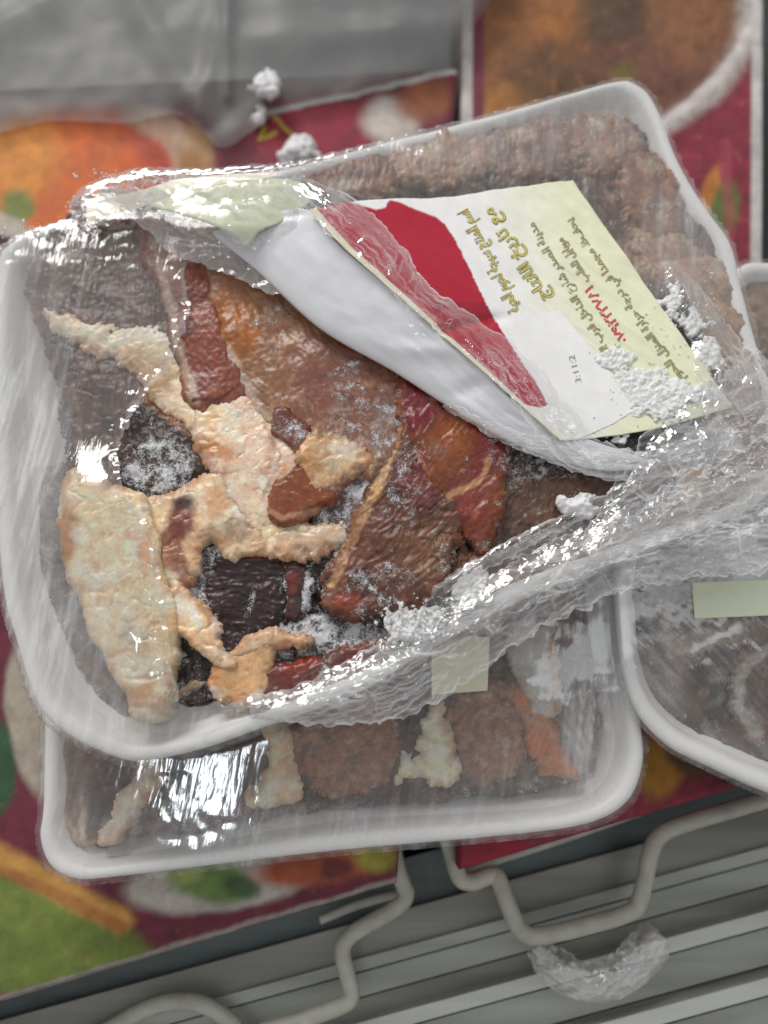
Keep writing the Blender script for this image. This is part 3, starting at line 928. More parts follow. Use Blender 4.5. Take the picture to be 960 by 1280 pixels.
# ------------------------------------------------------------------ package at the lower left (under the torn one)
LOWRIM = [(52, 1000), (48, 1046), (60, 1082), (92, 1099), (150, 1096), (400, 1066), (640, 1044), (735, 1030), (785, 1003), (805, 955), (802, 900), (785, 800), (760, 640), (735, 520), (690, 480), (400, 510), (160, 545), (90, 570), (66, 640), (56, 800)]
PLOW = empty('meat_package', (0, -.09, 0))
tag(PLOW, 'cling wrapped white foam tray of brown meat lying under the torn package', 'meat package', 'wrapped meat trays')
BR = [S(122, 92, 76), S(104, 78, 66), S(140, 108, 90)]
TAN = [S(206, 184, 158), S(190, 164, 134)]
piece('low', 'meat_slab', 'dark grey brown meat filling the lower tray behind the bright glare', [(80, 700), (700, 690), (740, 800), (735, 960), (640, 985), (400, 1010), (180, 1040), (110, 1045), (76, 900)], 24, 60, M_LEAN, [S(112, 90, 76), S(76, 60, 52), S(152, 132, 118)], [('e', 250, 960, 80, 50, 0, S(96, 92, 92), .9), ('n', S(196, 176, 156), .03, .25, .6), ('n', S(120, 76, 56), .025, .2, .5)], .15, 2.0, 30, d=.001, zb=5)
piece('low', 'meat_chunk', 'brown meat chunk with tan rim in the lower left corner of the lower tray', [(78, 900), (150, 890), (182, 930), (165, 1000), (120, 1056), (84, 1050), (72, 990)], 27.5, 26, M_LEAN, [S(122, 86, 62), S(84, 62, 50)], [('l', [(76, 930), (74, 1020), (100, 1056), (125, 1052)], 9, S(196, 160, 116)), ('l', [(104, 1000), (102, 1045)], 6, S(214, 190, 160)), ('e', 130, 1000, 26, 40, 20, S(96, 78, 68), .8)], .1, 1.5, 40, d=.0008)
piece('low', 'fat_strip', 'pale curved fat strip beside the brown chunk in the lower tray', [(170, 930), (194, 925), (194, 975), (170, 1014), (146, 1048), (128, 1052), (150, 1005), (168, 970)], 29.5, 9, M_FAT, [S(228, 214, 192), S(206, 190, 168)], None, .1, 1, 60, d=.0008, cat='fat')
piece('low', 'meat_chunk', 'broad brown meat chunk in the middle of the lower tray', [(340, 900), (420, 860), (520, 850), (640, 840), (690, 880), (680, 940), (600, 985), (500, 1000), (380, 995), (350, 960)], 28, 30, M_LEAN, [S(84, 56, 44), S(62, 42, 36), S(110, 78, 62)], [('n', S(196, 172, 156), .05, .3, .4)], .12, 1.6, 45, d=.0008)
piece('low', 'meat_chunk', 'reddish brown meat lump left of the cream wedge in the lower tray', [(362, 905), (430, 868), (478, 880), (500, 930), (470, 985), (390, 985)], 30.5, 20, M_LEAN, [S(164, 110, 80), S(126, 82, 60), S(190, 144, 112)], [('n', S(200, 170, 150), .05, .25, .5)], .06, .7, 40, 5, d=.0008, depth=5, fine=.06)
piece('low', 'meat_chunk', 'reddish brown meat lump right of the cream wedge in the lower tray', [(572, 868), (620, 850), (652, 880), (660, 930), (640, 968), (580, 968)], 30.5, 20, M_LEAN, [S(160, 114, 90), S(124, 84, 66), S(188, 148, 122)], [('n', S(206, 180, 160), .05, .2, .5)], .06, .7, 40, 5, d=.0008, depth=5, fine=.06)
piece('low', 'fat_strip', 'narrow upright cream fat strip at the left of the broad brown chunk', [(332, 900), (356, 896), (368, 950), (374, 985), (352, 1002), (314, 1002), (322, 978), (336, 950)], 31, 10, M_FAT, [S(236, 212, 182), S(214, 182, 148)], None, .05, 1, 60, d=.0008, cat='fat')
piece('low', 'fat_chunk', 'cream fat wedge in the middle of the lower tray', [(548, 880), (562, 925), (570, 975), (545, 982), (522, 962), (500, 972), (506, 945), (530, 925)], 30.5, 10, M_FAT, [S(240, 226, 200), S(222, 204, 172)], None, .05, 1.2, 60, d=.0008, cat='fat')
piece('low', 'fat_strip', 'orange brown fat strip pointing down near the right of the lower tray', [(640, 860), (672, 870), (690, 905), (705, 940), (722, 962), (690, 968), (668, 952), (655, 915)], 30, 10, M_RED, [S(196, 124, 76), S(176, 104, 58)], None, .1, 1, 60, d=.0008, cat='fat')
piece('low', 'ice_lump', 'white frosted lump between the label and the orange strip of the lower tray', [(642, 785), (680, 775), (692, 830), (696, 885), (672, 892), (648, 850)], 31, 14, M_FAT, [S(206, 198, 190), S(186, 170, 158)], [('l', [(690, 790), (697, 885)], 7, S(190, 140, 96))], .5, 1, 60, d=.0008, cat='ice')
tray_low, rim_low = tray(LOWRIM, .032, .0012, .020, None, seed=5)
FILM_LOW = mat_film('cling_film_lower', haze=0.05, streak=0.05, ang=math.radians(80), stretch=5, scale=200, spec=1.4, bump=0.06, crease=.28)
smp_low = membrane('low', rim_low, .032)
fs_low = film_sheet('cling_film', smp_low, rim_low, .032, FILM_LOW, None, d=.0009, ang=math.radians(82), wr=.26, st=.07, seed=33, veils=[(735, 880, 50, 150, .9), (400, 1035, 420, 36, .7), (80, 1000, 40, 100, .5), (560, 970, 160, 50, .25)])


lowlab = quad_label([(540, 868), (610, 863), (613, 796), (540, 790)], smp_low, S(224, 220, 196))
for o in (tray_low, fs_low, lowlab): attach(o, PLOW)

# ------------------------------------------------------------------ package at the right
RIGHTRIM = [(771, 700), (770, 760), (780, 838), (800, 892), (838, 932), (880, 954), (960, 990), (1060, 1020), (1200, 990), (1240, 900), (1240, 600), (1220, 380), (1180, 330), (1080, 318), (980, 326), (932, 328), (905, 360), (860, 470), (800, 590)]
PRIGHT = empty('meat_package', (.16, -.03, 0))
tag(PRIGHT, 'cling wrapped white foam tray of dark meat cut off by the right edge', 'meat package', 'wrapped meat trays')
piece('right', 'meat_slab', 'grey brown meat bed filling the right tray', [(795, 700), (900, 400), (1000, 350), (1180, 380), (1200, 950), (1000, 990), (880, 935), (808, 855)], 31, 70, M_LEAN, [S(96, 76, 64), S(66, 52, 46), S(136, 116, 102)], [('n', S(60, 50, 46), .03, .2, .6), ('n', S(186, 172, 160), .03, .3, .5)], .15, 2.5, 30, d=.001)
piece('right', 'meat_chunk', 'brown glossy meat chunk at the upper left of the right tray', [(800, 740), (860, 700), (960, 690), (960, 790), (920, 800), (880, 812), (850, 845), (836, 800)], 34, 26, M_LEAN, [S(132, 108, 92), S(108, 88, 76)], [('e', 880, 800, 60, 14, -15, S(180, 164, 150), .7)], .1, 1.5, 45, d=.0008)
piece('right', 'meat_chunk', 'dark brown meat chunk ringed by pale fat at the right edge of the right tray', [(930, 830), (960, 810), (1040, 800), (1060, 880), (1000, 940), (950, 920), (918, 880)], 35, 22, M_LEAN, [S(98, 66, 44), S(70, 50, 40)], [('l', [(960, 812), (932, 832), (920, 880), (950, 918)], 10, S(172, 166, 158))], .1, 1.5, 45, d=.0008)
piece('right', 'meat_chunk', 'black brown meat chunk between fat ring and rim of the right tray', [(880, 830), (925, 810), (930, 870), (960, 930), (940, 950), (890, 905), (870, 870)], 31, 16, M_LEAN, [S(58, 50, 48), S(40, 36, 36), S(110, 104, 100)], None, .25, 1.5, 45, d=.0008)
piece('right', 'meat_chunk', 'tan brown meat chunk at the top of the right tray', [(925, 345), (960, 340), (1060, 345), (1060, 440), (960, 430), (930, 400)], 35, 16, M_LEAN, [S(158, 134, 110), S(136, 110, 90)], None, .1, 1.2, 45, d=.0008)
tray_r, rim_r = tray(RIGHTRIM, .040, .0013, .020, None, seed=8)
FILM_R = mat_film('cling_film_right', haze=0.05, streak=0.05, ang=math.radians(-50), stretch=5, scale=200, spec=1.4, bump=0.08, crease=.28)
smp_r = membrane('right', rim_r, .040)
fs_r = film_sheet('cling_film', smp_r, rim_r, .040, FILM_R, None, d=.0009, ang=math.radians(-50), wr=.32, st=.07, seed=37, veils=[(815, 850, 50, 110, .6), (900, 940, 90, 34, .5)])
rlab = quad_label([(861, 776), (1080, 766), (1080, 722), (858, 732)], smp_r, S(200, 208, 182))
for o in (tray_r, fs_r, rlab): attach(o, PRIGHT)

# ------------------------------------------------------------------ the torn package on top
TOPRIM = [(-6, 340), (8, 305), (50, 284), (130, 262), (300, 222), (480, 176), (640, 136), (765, 101), (798, 104), (822, 130), (850, 200), (884, 258), (915, 303), (930, 360), (955, 450), (990, 545), (985, 590), (930, 640), (800, 690), (650, 750), (520, 822), (455, 862), (400, 884), (330, 908), (250, 936), (176, 951), (135, 944), (80, 916), (45, 880), (18, 800), (0, 720), (-12, 520)]
PTOP = empty('meat_package', (0, 0, .0405))
tag(PTOP, 'torn cling wrapped white foam tray of frozen meat with peeled back red and cream label', 'meat package', 'wrapped meat trays')
DK = [S(98, 60, 46), S(68, 42, 34), S(124, 84, 66)]
FT = [S(228, 204, 174), S(208, 178, 144), S(238, 220, 196)]
piece('top', 'meat_slab', 'dark frozen meat bed showing in the gaps of the torn tray', [(90, 340), (300, 250), (760, 150), (835, 235), (930, 480), (900, 580), (620, 740), (460, 815), (250, 862), (170, 850), (120, 760), (84, 600)], 60.5, 50, M_LEAN, [S(48, 38, 38), S(34, 27, 28), S(70, 62, 62)], None, .4, 2.5, 35, d=.0008)
piece('top', 'meat_chunk', 'grey brown meat chunk under film in the upper left of the torn tray', [(34, 330), (60, 285), (120, 258), (175, 278), (200, 312), (228, 370), (236, 425), (205, 445), (120, 430), (60, 414), (36, 385)], 66, 40, M_LEAN, DK, [('e', 130, 275, 50, 22, 10, S(120, 90, 78), .9), ('e', 165, 385, 18, 30, -10, S(112, 80, 68), .9, .7), ('e', 75, 330, 16, 40, 10, S(116, 104, 84), .9, .6)], .0, 1.4, 45)
piece('top', 'meat_chunk', 'grey brown meat chunk below the cream fat seam at the left of the torn tray', [(58, 414), (120, 425), (172, 455), (188, 500), (178, 560), (162, 625), (112, 628), (95, 545), (74, 470)], 64, 30, M_LEAN, [S(96, 62, 50), S(68, 44, 38), S(120, 84, 70)], [('l', [(92, 480), (104, 600)], 5, S(150, 124, 104), .7), ('e', 70, 425, 16, 12, 20, S(64, 48, 44), .7)], .0, 1.4, 45)
piece('top', 'fat_seam', 'cream fat seam running between grey brown chunks to the centre of the torn tray', [(56, 388), (82, 390), (130, 402), (190, 402), (225, 416), (252, 450), (272, 496), (296, 520), (292, 560), (262, 562), (228, 522), (188, 492), (158, 452), (108, 433), (66, 410)], 66.8, 12, M_FAT, FT, [('e', 190, 470, 40, 22, 30, S(186, 150, 112), .9, .7), ('l', [(70, 400), (120, 415), (195, 420)], 9, S(222, 204, 172), .8)], .12, 1.0, 90, 4, cat='fat', ridge=1.0)
piece('top', 'meat_chunk', 'dark frosty meat chunk left of centre in the torn tray', [(168, 478), (215, 505), (258, 530), (290, 566), (276, 600), (222, 612), (150, 628), (146, 560)], 64.5, 18, M_LEAN, [S(72, 46, 42), S(48, 32, 32)], [('fe', 200, 585, 60, 45, 0, .62), ('l', [(172, 486), (225, 530), (270, 560)], 12, S(150, 92, 44), .9), ('e', 268, 562, 22, 14, 30, S(170, 108, 42), .7), ('e', 160, 600, 16, 18, 0, S(40, 32, 34), .8)], .34, 1.6, 70, 6)
piece('top', 'meat_strip', 'red brown meat strip slanting down from the flap in the torn tray', [(186, 270), (228, 290), (268, 382), (304, 482), (278, 504), (242, 504), (222, 445), (204, 372), (176, 306)], 68.6, 10, M_RED, [S(140, 66, 42), S(118, 50, 38)], [('l', [(190, 290), (212, 380), (230, 460), (244, 500)], 9, S(196, 170, 150), .85), ('e', 215, 320, 20, 40, -20, S(150, 92, 76), .9, .6), ('l', [(242, 500), (276, 500), (298, 482)], 4, S(100, 36, 30))], .0, .35, 40, 2, depth=3)
piece('top', 'meat_chunk', 'large tan and pink meat chunk under the white flap of the torn tray', [(240, 300), (310, 300), (400, 350), (496, 440), (506, 500), (494, 572), (456, 592), (402, 562), (332, 530), (306, 500), (276, 430)], 68.8, 22, M_RED, [S(160, 114, 84), S(146, 98, 74)], [('e', 292, 410, 34, 46, -25, S(172, 104, 48), .9), ('e', 430, 480, 70, 60, 20, S(138, 88, 72), .9), ('e', 480, 540, 24, 40, 0, S(134, 106, 100), .9, .7), ('l', [(250, 395), (290, 460), (330, 525)], 15, S(206, 186, 172), .85), ('l', [(330, 520), (380, 538), (430, 560), (460, 580)], 12, S(196, 168, 128), .9), ('fe', 485, 540, 26, 50, 10, .45), ('fe', 300, 470, 26, 30, 30, .25), ('n', S(196, 150, 104), .045, .3, .4)], .05, 1.4, 40, 4)
piece('top', 'fat_chunk', 'pinkish cream fat lump in the centre of the torn tray', [(246, 502), (298, 486), (340, 518), (366, 545), (384, 598), (352, 655), (300, 645), (280, 604), (252, 562)], 68.2, 14, M_FAT, [S(224, 196, 172), S(208, 172, 150), S(230, 210, 188)], [('e', 272, 530, 26, 22, 20, S(212, 190, 152), .7), ('e', 345, 592, 14, 14, 0, S(206, 150, 116), .8), ('e', 270, 562, 30, 9, 20, S(176, 116, 56), .8, .8), ('l', [(330, 530), (348, 570), (330, 620)], 3, S(150, 110, 100), .6), ('fe', 320, 525, 30, 16, 30, .3)], .12, 1.3, 80, 4, cat='fat', ridge=.9)
piece('top', 'meat_scrap', 'small frosty red scrap beside the pinkish fat lump', [(344, 516), (362, 518), (380, 530), (382, 556), (372, 568), (360, 552), (346, 540)], 70, 8, M_RED, [S(120, 62, 54), S(100, 60, 60)], [('fe', 372, 540, 18, 22, 0, .5)], .3, .8, 80, 2)
piece('top', 'fat_chunk', 'tan crinkled fat flake above the frosty grey patch', [(372, 556), (386, 540), (412, 548), (452, 562), (460, 582), (424, 600), (392, 606), (378, 585)], 71, 8, M_FAT, [S(202, 168, 130), S(180, 140, 98)], [('e', 430, 580, 26, 12, 20, S(206, 178, 144), .6)], .08, 1.0, 120, 4, cat='fat', ridge=1.6)
piece('top', 'meat_chunk', 'frosty grey meat patch beside the orange brown sliver', [(404, 590), (462, 572), (474, 620), (442, 684), (410, 690), (394, 645)], 66, 12, M_LEAN, [S(108, 88, 86), S(80, 66, 68)], [('fe', 440, 600, 40, 30, 0, .6)], .5, 1.3, 80)
piece('top', 'meat_sliver', 'orange brown oval sliver on the fat in the centre of the torn tray', [(332, 634), (346, 608), (372, 586), (410, 570), (432, 582), (424, 606), (396, 636), (352, 652)], 70.3, 9, M_RED, [S(142, 74, 36), S(120, 58, 30)], [('l', [(334, 634), (352, 648), (400, 634)], 4, S(196, 150, 120), .8), ('fe', 415, 590, 20, 14, -40, .3)], .04, .7, 70, 2.5)
piece('top', 'fat_curl', 'cream ragged fat curl with a dark hole in the torn tray', [(152, 645), (190, 622), (230, 612), (282, 588), (312, 620), (342, 655), (412, 650), (432, 672), (400, 690), (340, 692), (300, 690), (262, 672), (243, 682), (238, 722), (206, 742), (186, 700)], 67.5, 12, M_FAT, [S(226, 198, 164), S(206, 170, 132), S(236, 214, 186)], [('e', 231, 634, 13, 15, 0, S(58, 36, 38), .9), ('e', 226, 655, 16, 22, 10, S(120, 62, 44), 1.0), ('l', [(226, 650), (212, 672), (222, 700), (238, 728)], 16, S(118, 56, 40), .8), ('e', 205, 690, 18, 30, 0, S(150, 90, 66), 1.0, .7), ('e', 285, 665, 34, 15, -12, S(150, 126, 100), .6, .8), ('l', [(250, 664), (290, 650), (325, 662)], 2.5, S(130, 100, 80), .6), ('e', 390, 668, 40, 18, 0, S(206, 186, 160), .6)], .06, 1.4, 110, 5, cat='fat', ridge=2.2)
piece('top', 'fat_slab', 'large cream fat slab along the lower left of the torn tray', [(82, 596), (112, 584), (136, 606), (158, 612), (180, 645), (197, 695), (211, 760), (214, 820), (206, 862), (190, 892), (164, 884), (138, 832), (112, 782), (88, 722), (70, 655)], 72, 15, M_FAT, [S(230, 208, 172), S(214, 184, 142), S(236, 220, 192)], [('e', 82, 668, 16, 42, 0, S(176, 118, 40), .8), ('e', 168, 668, 12, 9, 0, S(206, 146, 92), .8), ('e', 182, 690, 8, 26, 0, S(214, 160, 108), .8), ('e', 178, 830, 16, 30, 5, S(200, 176, 140), .8), ('e', 176, 870, 20, 20, 0, S(190, 148, 98), .9), ('e', 165, 795, 16, 20, 0, S(190, 180, 164), .9, .6), ('l', [(205, 780), (210, 860)], 6, S(226, 196, 140), .6)], .03, 1.2, 50, 3, cat='fat', ridge=1.3, flake=.35)
piece('top', 'meat_chunk', 'dark blackish red meat chunk rimmed with frost in the torn tray', [(226, 692), (262, 678), (342, 688), (358, 722), (352, 772), (312, 804), (276, 824), (250, 792), (228, 742)], 63.5, 14, M_LEAN, [S(48, 18, 20), S(30, 12, 14)], [('fl', [(228, 690), (240, 740), (262, 800)], 30, .7), ('fl', [(235, 690), (290, 690)], 18, .55), ('l', [(300, 690), (345, 694)], 8, S(140, 66, 40), .8), ('fl', [(318, 735), (300, 800)], 8, .45)], .17, 1.5, 60)
piece('top', 'meat_scrap', 'small dark red scrap in frost right of the blackish chunk', [(350, 700), (374, 690), (386, 715), (382, 762), (362, 770), (348, 745)], 63, 12, M_RED, [S(76, 30, 30), S(56, 28, 30)], [('e', 366, 728, 7, 16, 0, S(120, 42, 36), .8), ('fl', [(352, 700), (350, 765)], 10, .6), ('fl', [(386, 700), (384, 765)], 10, .7)], .18, 1, 80)
piece('top', 'meat_chunk', 'grey frost covered meat lump below the dark red scrap', [(322, 796), (372, 768), (430, 760), (492, 772), (498, 804), (426, 822), (352, 820)], 61.5, 14, M_LEAN, [S(88, 72, 74), S(60, 48, 52)], [('fe', 400, 785, 90, 26, -5, .75)], .6, 1.6, 70)
piece('top', 'fat_flap', 'pointed cream fat flap lying over the dark blackish chunk', [(206, 738), (222, 728), (240, 740), (262, 770), (277, 812), (289, 828), (262, 816), (228, 792), (207, 772)], 69, 8, M_FAT, [S(226, 196, 160), S(210, 174, 136)], [('e', 232, 752, 14, 10, 40, S(234, 216, 198), .5), ('e', 243, 770, 6, 16, -20, S(236, 220, 204), .5)], .06, 1.2, 90, 2.5, cat='fat', ridge=1.5)
piece('top', 'meat_chunk', 'small frosty dark meat chunk under the pointed fat flap', [(202, 790), (250, 802), (280, 832), (252, 864), (205, 878)], 60, 12, M_LEAN, [S(66, 54, 54), S(44, 36, 38)], [('fe', 225, 820, 30, 26, 0, .6), ('l', [(200, 878), (240, 858), (275, 838)], 8, S(196, 176, 140), .9)], .42, 1.2, 80)
piece('top', 'fat_strip', 'thin tan fat strip across the frosty lump in the torn tray', [(286, 818), (318, 792), (345, 786), (384, 800), (370, 806), (336, 806), (312, 818)], 66.5, 7, M_FAT, [S(208, 176, 142), S(186, 154, 120)], None, .2, .8, 90, 2, cat='fat')
piece('top', 'fat_chunk', 'orange tan fat cube at the lower rim of the torn tray', [(266, 842), (286, 820), (326, 804), (336, 828), (328, 872), (292, 880), (267, 866)], 66, 11, M_FAT, [S(210, 166, 122), S(194, 148, 102)], [('e', 300, 815, 30, 10, -20, S(206, 170, 130), .8)], .04, 1.0, 90, 2.5, cat='fat')
piece('top', 'meat_strip', 'raw red meat strip along the lower rim of the torn tray', [(310, 878), (320, 850), (350, 832), (392, 824), (442, 810), (496, 800), (490, 826), (432, 842), (392, 852), (348, 880), (326, 890)], 65, 9, M_RED, [S(112, 44, 32), S(104, 60, 48), S(84, 34, 28)], [('e', 375, 832, 26, 8, -15, S(146, 50, 34), .7), ('e', 330, 868, 16, 14, -20, S(106, 60, 48), .8)], .06, 1.0, 90, 2.5)
piece('top', 'meat_chunk', 'large brown triangular meat chunk with a cream fat edge in the torn tray', [(504, 474), (534, 500), (552, 560), (580, 640), (568, 705), (524, 762), (470, 768), (407, 758), (408, 724), (440, 660), (468, 600), (498, 548)], 70, 12, M_LEAN, [S(104, 60, 44), S(82, 48, 38), S(124, 76, 54)], [('l', [(506, 484), (494, 560), (470, 610), (446, 660), (414, 728)], 9, S(206, 164, 116)), ('l', [(450, 640), (420, 720)], 13, S(150, 92, 60), .7), ('e', 428, 750, 24, 10, 5, S(146, 66, 42), .8), ('e', 520, 505, 22, 36, 20, S(116, 28, 34), .8), ('e', 525, 600, 30, 34, 0, S(120, 46, 48), .9, .8), ('e', 535, 690, 40, 36, -20, S(124, 82, 50), .9, .8), ('fe', 500, 600, 22, 70, 20, .4), ('fe', 470, 725, 60, 26, 0, .46)], .2, 1.5, 60, 4, tilt=(.02, 0))
piece('top', 'meat_chunk', 'glossy red and orange meat piece right under the fold of the flap', [(500, 466), (560, 490), (620, 530), (634, 560), (626, 620), (610, 680), (584, 662), (546, 616), (520, 566), (504, 520)], 71.5, 16, M_RED, [S(130, 62, 26), S(110, 46, 22)], [('e', 524, 505, 26, 36, 30, S(120, 22, 34), .9), ('e', 604, 540, 26, 60, 0, S(128, 34, 40), .9, .85), ('e', 590, 635, 24, 34, -20, S(132, 52, 38), .9), ('e', 565, 555, 26, 34, 10, S(150, 76, 24), .9), ('l', [(612, 575), (600, 600), (560, 618)], 6, S(206, 150, 110), .85), ('l', [(515, 560), (540, 610), (575, 655)], 3.5, S(190, 120, 90), .7), ('fe', 520, 570, 26, 26, 0, .45), ('n', S(190, 90, 50), .06, .35, .4)], .05, 1.2, 60, 3)
piece('top', 'meat_chunk', 'dusky brown meat chunk in the right of the tear beside the red piece', [(600, 500), (700, 560), (835, 586), (824, 620), (744, 662), (644, 702), (560, 750), (525, 760), (566, 690), (612, 670)], 67, 20, M_LEAN, [S(98, 68, 58), S(82, 58, 52), S(112, 80, 64)], [('fe', 670, 575, 60, 30, 15, .5), ('e', 700, 620, 50, 26, -20, S(106, 74, 56), .9), ('e', 580, 715, 30, 24, -30, S(130, 86, 56), .9)], .12, 1.5, 50)
piece('top', 'meat_chunk', 'tan brown meat chunk sealed under film along the lower right of the torn tray', [(536, 748), (640, 690), (760, 640), (850, 590), (960, 550), (975, 590), (900, 640), (820, 668), (700, 720), (560, 800), (520, 800)], 64, 20, M_LEAN, [S(146, 106, 82), S(124, 88, 70), S(168, 132, 106)], [('e', 865, 610, 12, 40, 10, S(210, 180, 146), .7), ('e', 740, 660, 40, 16, -20, S(150, 110, 84), .8)], .12, 1.4, 50, d=.0006)
piece('top', 'meat_chunk', 'long brown meat piece under film along the top rim of the torn tray', [(375, 222), (420, 190), (520, 178), (640, 160), (770, 146), (806, 180), (822, 260), (720, 260), (560, 240), (430, 250)], 63, 26, M_LEAN, [S(96, 68, 58), S(74, 52, 46), S(126, 94, 78)], [('e', 436, 200, 20, 14, 0, S(190, 182, 176), .8), ('e', 748, 192, 26, 12, -10, S(212, 186, 162), .8), ('e', 640, 190, 50, 14, -10, S(180, 128, 94), .9), ('e', 560, 205, 40, 14, -10, S(96, 68, 58), .9), ('e', 790, 220, 20, 34, 0, S(100, 72, 62), .9), ('n', S(206, 170, 140), .04, .25, .5)], .12, 1.6, 45, d=.0006)
piece('top', 'meat_chunk', 'grey brown meat chunk under film to the right of the cream label', [(700, 220), (800, 190), (850, 232), (898, 310), (928, 420), (960, 505), (930, 568), (880, 520), (800, 380)], 64, 24, M_LEAN, [S(100, 76, 68), S(78, 58, 52), S(130, 102, 90)], [('e', 790, 320, 26, 26, 0, S(176, 142, 116), .9), ('e', 905, 440, 20, 26, 0, S(190, 150, 124), .9), ('e', 860, 330, 14, 40, -25, S(96, 70, 62), .9), ('n', S(204, 176, 152), .04, .25, .5), ('n', S(90, 66, 58), .035, .3, .5)], .18, 1.5, 45, d=.0006)
for lab, poly, zt in (('brown meat lump under film just above the cream flap', [(385, 228), (415, 194), (470, 184), (502, 214), (470, 244), (420, 246)], 66),
                      ('brown meat lump under film above the red block of the label', [(492, 186), (600, 166), (614, 200), (560, 226), (505, 222)], 66.5),
                      ('brown meat lump under film above the first line of lettering', [(612, 163), (700, 150), (716, 186), (690, 218), (620, 206)], 66),
                      ('pale spotted meat lump under film in the top right corner of the torn tray', [(706, 150), (778, 145), (804, 178), (772, 208), (722, 198)], 66.5),
                      ('brown meat lump under film at the top right corner of the label', [(772, 202), (818, 190), (852, 240), (842, 292), (790, 278)], 66.5),
                      ('tan meat lump under film beside the middle of the right label edge', [(792, 282), (852, 286), (882, 330), (872, 382), (822, 352)], 66),
                      ('brown meat lump under film between the ice flakes and the right rim', [(862, 330), (906, 328), (934, 420), (902, 444), (868, 396)], 66),
                      ('brown meat lump under the crumpled film at the right edge', [(882, 432), (938, 430), (964, 505), (934, 562), (892, 512)], 66)):
    rsx = np.random.RandomState(int(zt * 10) + len(lab))
    c1 = [S(170, 126, 102), S(156, 110, 88), S(184, 146, 122), S(144, 104, 90)][rsx.randint(4)]
    piece('top', 'meat_chunk', lab, poly, zt, 16, M_LEAN, [c1, c1 * .72, c1 * 1.35], [('n', S(212, 178, 148), .05, .2, .6), ('e', poly[0][0] + 40, poly[0][1] + 4, 16, 9, 0, S(206, 190, 174), .9, .7)], .05, .7, 40, 5, d=.0006, depth=5, fine=.06)
piece('top', 'meat_chunk', 'grey meat scrap against the left wall of the torn tray', [(44, 600), (90, 590), (92, 700), (118, 790), (160, 880), (120, 866), (74, 780), (42, 690)], 57, 40, M_LEAN, [S(140, 132, 126), S(112, 102, 98)], [('e', 110, 840, 20, 26, 30, S(120, 82, 66), .9)], .12, 1.4, 50, d=.0006)
piece('top', 'meat_chunk', 'reddish meat piece in the upper left corner beneath the folded flap', [(96, 262), (130, 240), (240, 238), (330, 250), (380, 300), (340, 350), (250, 340), (190, 300)], 65, 20, M_LEAN, [S(128, 92, 76), S(112, 78, 66), S(150, 112, 92)], None, .1, 1.2, 50, d=.0006)

tray_top, rim_top = tray(TOPRIM, .066, .0405, .022, None, wob=1.0, seed=3)
attach(tray_top, PTOP)
FILM_TOP = mat_film('cling_film_torn', haze=0.06, streak=0.05, ang=math.radians(86), stretch=10, scale=260, spec=1.5, bump=0.15, crease=.28)
smp_top = membrane('top', rim_top, .066, it=250)
HOLE = [(238, 330), (330, 330), (420, 400), (500, 450), (640, 530), (740, 570), (822, 584), (735, 640), (645, 680), (560, 722), (520, 762), (486, 805), (410, 850), (330, 872), (262, 880), (226, 876), (212, 800), (204, 740), (188, 660), (160, 622), (150, 560), (176, 500), (215, 450), (236, 390)]
fs_top = film_sheet('cling_film', smp_top, rim_top, .066, FILM_TOP, None, hole=HOLE, d=.0007, ang=math.radians(84), wr=.32, st=.12, seed=41, veils=[(15, 560, 85, 330, 1.5), (90, 830, 80, 120, 1.0), (200, 910, 160, 40, .9), (640, 170, 260, 50, .5), (860, 330, 70, 120, .8), (330, 300, 90, 60, 1.0), (700, 680, 160, 40, .4)])
attach(fs_top, PTOP)

# ------------------------------------------------------------------ label: rolled white back, printed face, cream corner
def rail3(pts, n):
    P = smooth_poly(np.array(pts, float), 8, closed=False)
    L = np.concatenate([[0], np.cumsum(np.hypot(np.diff(P[:, 0]), np.diff(P[:, 1])))])
    t = np.linspace(0, L[-1], n)
    return np.stack([np.interp(t, L, P[:, k]) for k in range(3)], -1)


def to_world(R):
    x, y = W(R[:, 0], R[:, 1], R[:, 2] / 1000)
    return np.stack([x, y, R[:, 2] / 1000], -1)


LAB = empty('label')      # placeholder replaced by the printed sheet below
COL.objects.unlink(LAB); bpy.data.objects.remove(LAB)
NS = 220
RA = rail3([(262, 292, 77), (320, 338, 75.5), (400, 411, 74.5), (490, 463, 74), (560, 508, 74), (640, 553, 74), (740, 586, 72.5), (822, 585, 71)], NS)
RB = rail3([(330, 268, 84), (386, 262, 87), (426, 308, 88), (490, 362, 87), (545, 412, 85), (606, 466, 82), (676, 526, 78), (800, 570, 73)], NS)
A3, B3 = to_world(RA), to_world(RB)
tv = np.linspace(-.12, 1, 70)
S_, T_ = np.meshgrid(np.linspace(0, 1, NS), tv, indexing='ij')
fl_ = np.where(T_ < 0, -T_ * .8, T_)              # first rows tuck back under the fold
base = A3[:, None, :2] + (B3 - A3)[:, None, :2] * fl_[..., None]
zz = A3[:, None, 2] + (B3[:, None, 2] - A3[:, None, 2]) * np.where(T_ < 0, T_ * .9, T_ ** .62)
wrk = .0010 * fbm(S_ * 6, T_ * 1.6, 91, 3) * sm(0, .3, T_) + .0016 * np.exp(-((S_ - .40 - T_ * .14) / .03) ** 2) * sm(.1, .5, T_) * sm(1.05, .7, T_) - .0012 * np.exp(-((S_ - .56 - T_ * .07) / .02) ** 2) * sm(.0, .4, T_) * sm(1.05, .7, T_)
V = np.concatenate([base, (zz + wrk)[..., None]], -1).reshape(-1, 3)
flap = mesh_np('label_back', V, grid_quads(NS, len(tv)), M_FLAP, None)
sol = flap.modifiers.new('thickness', 'SOLIDIFY'); sol.thickness = 0.0002
attach(flap, PTOP)

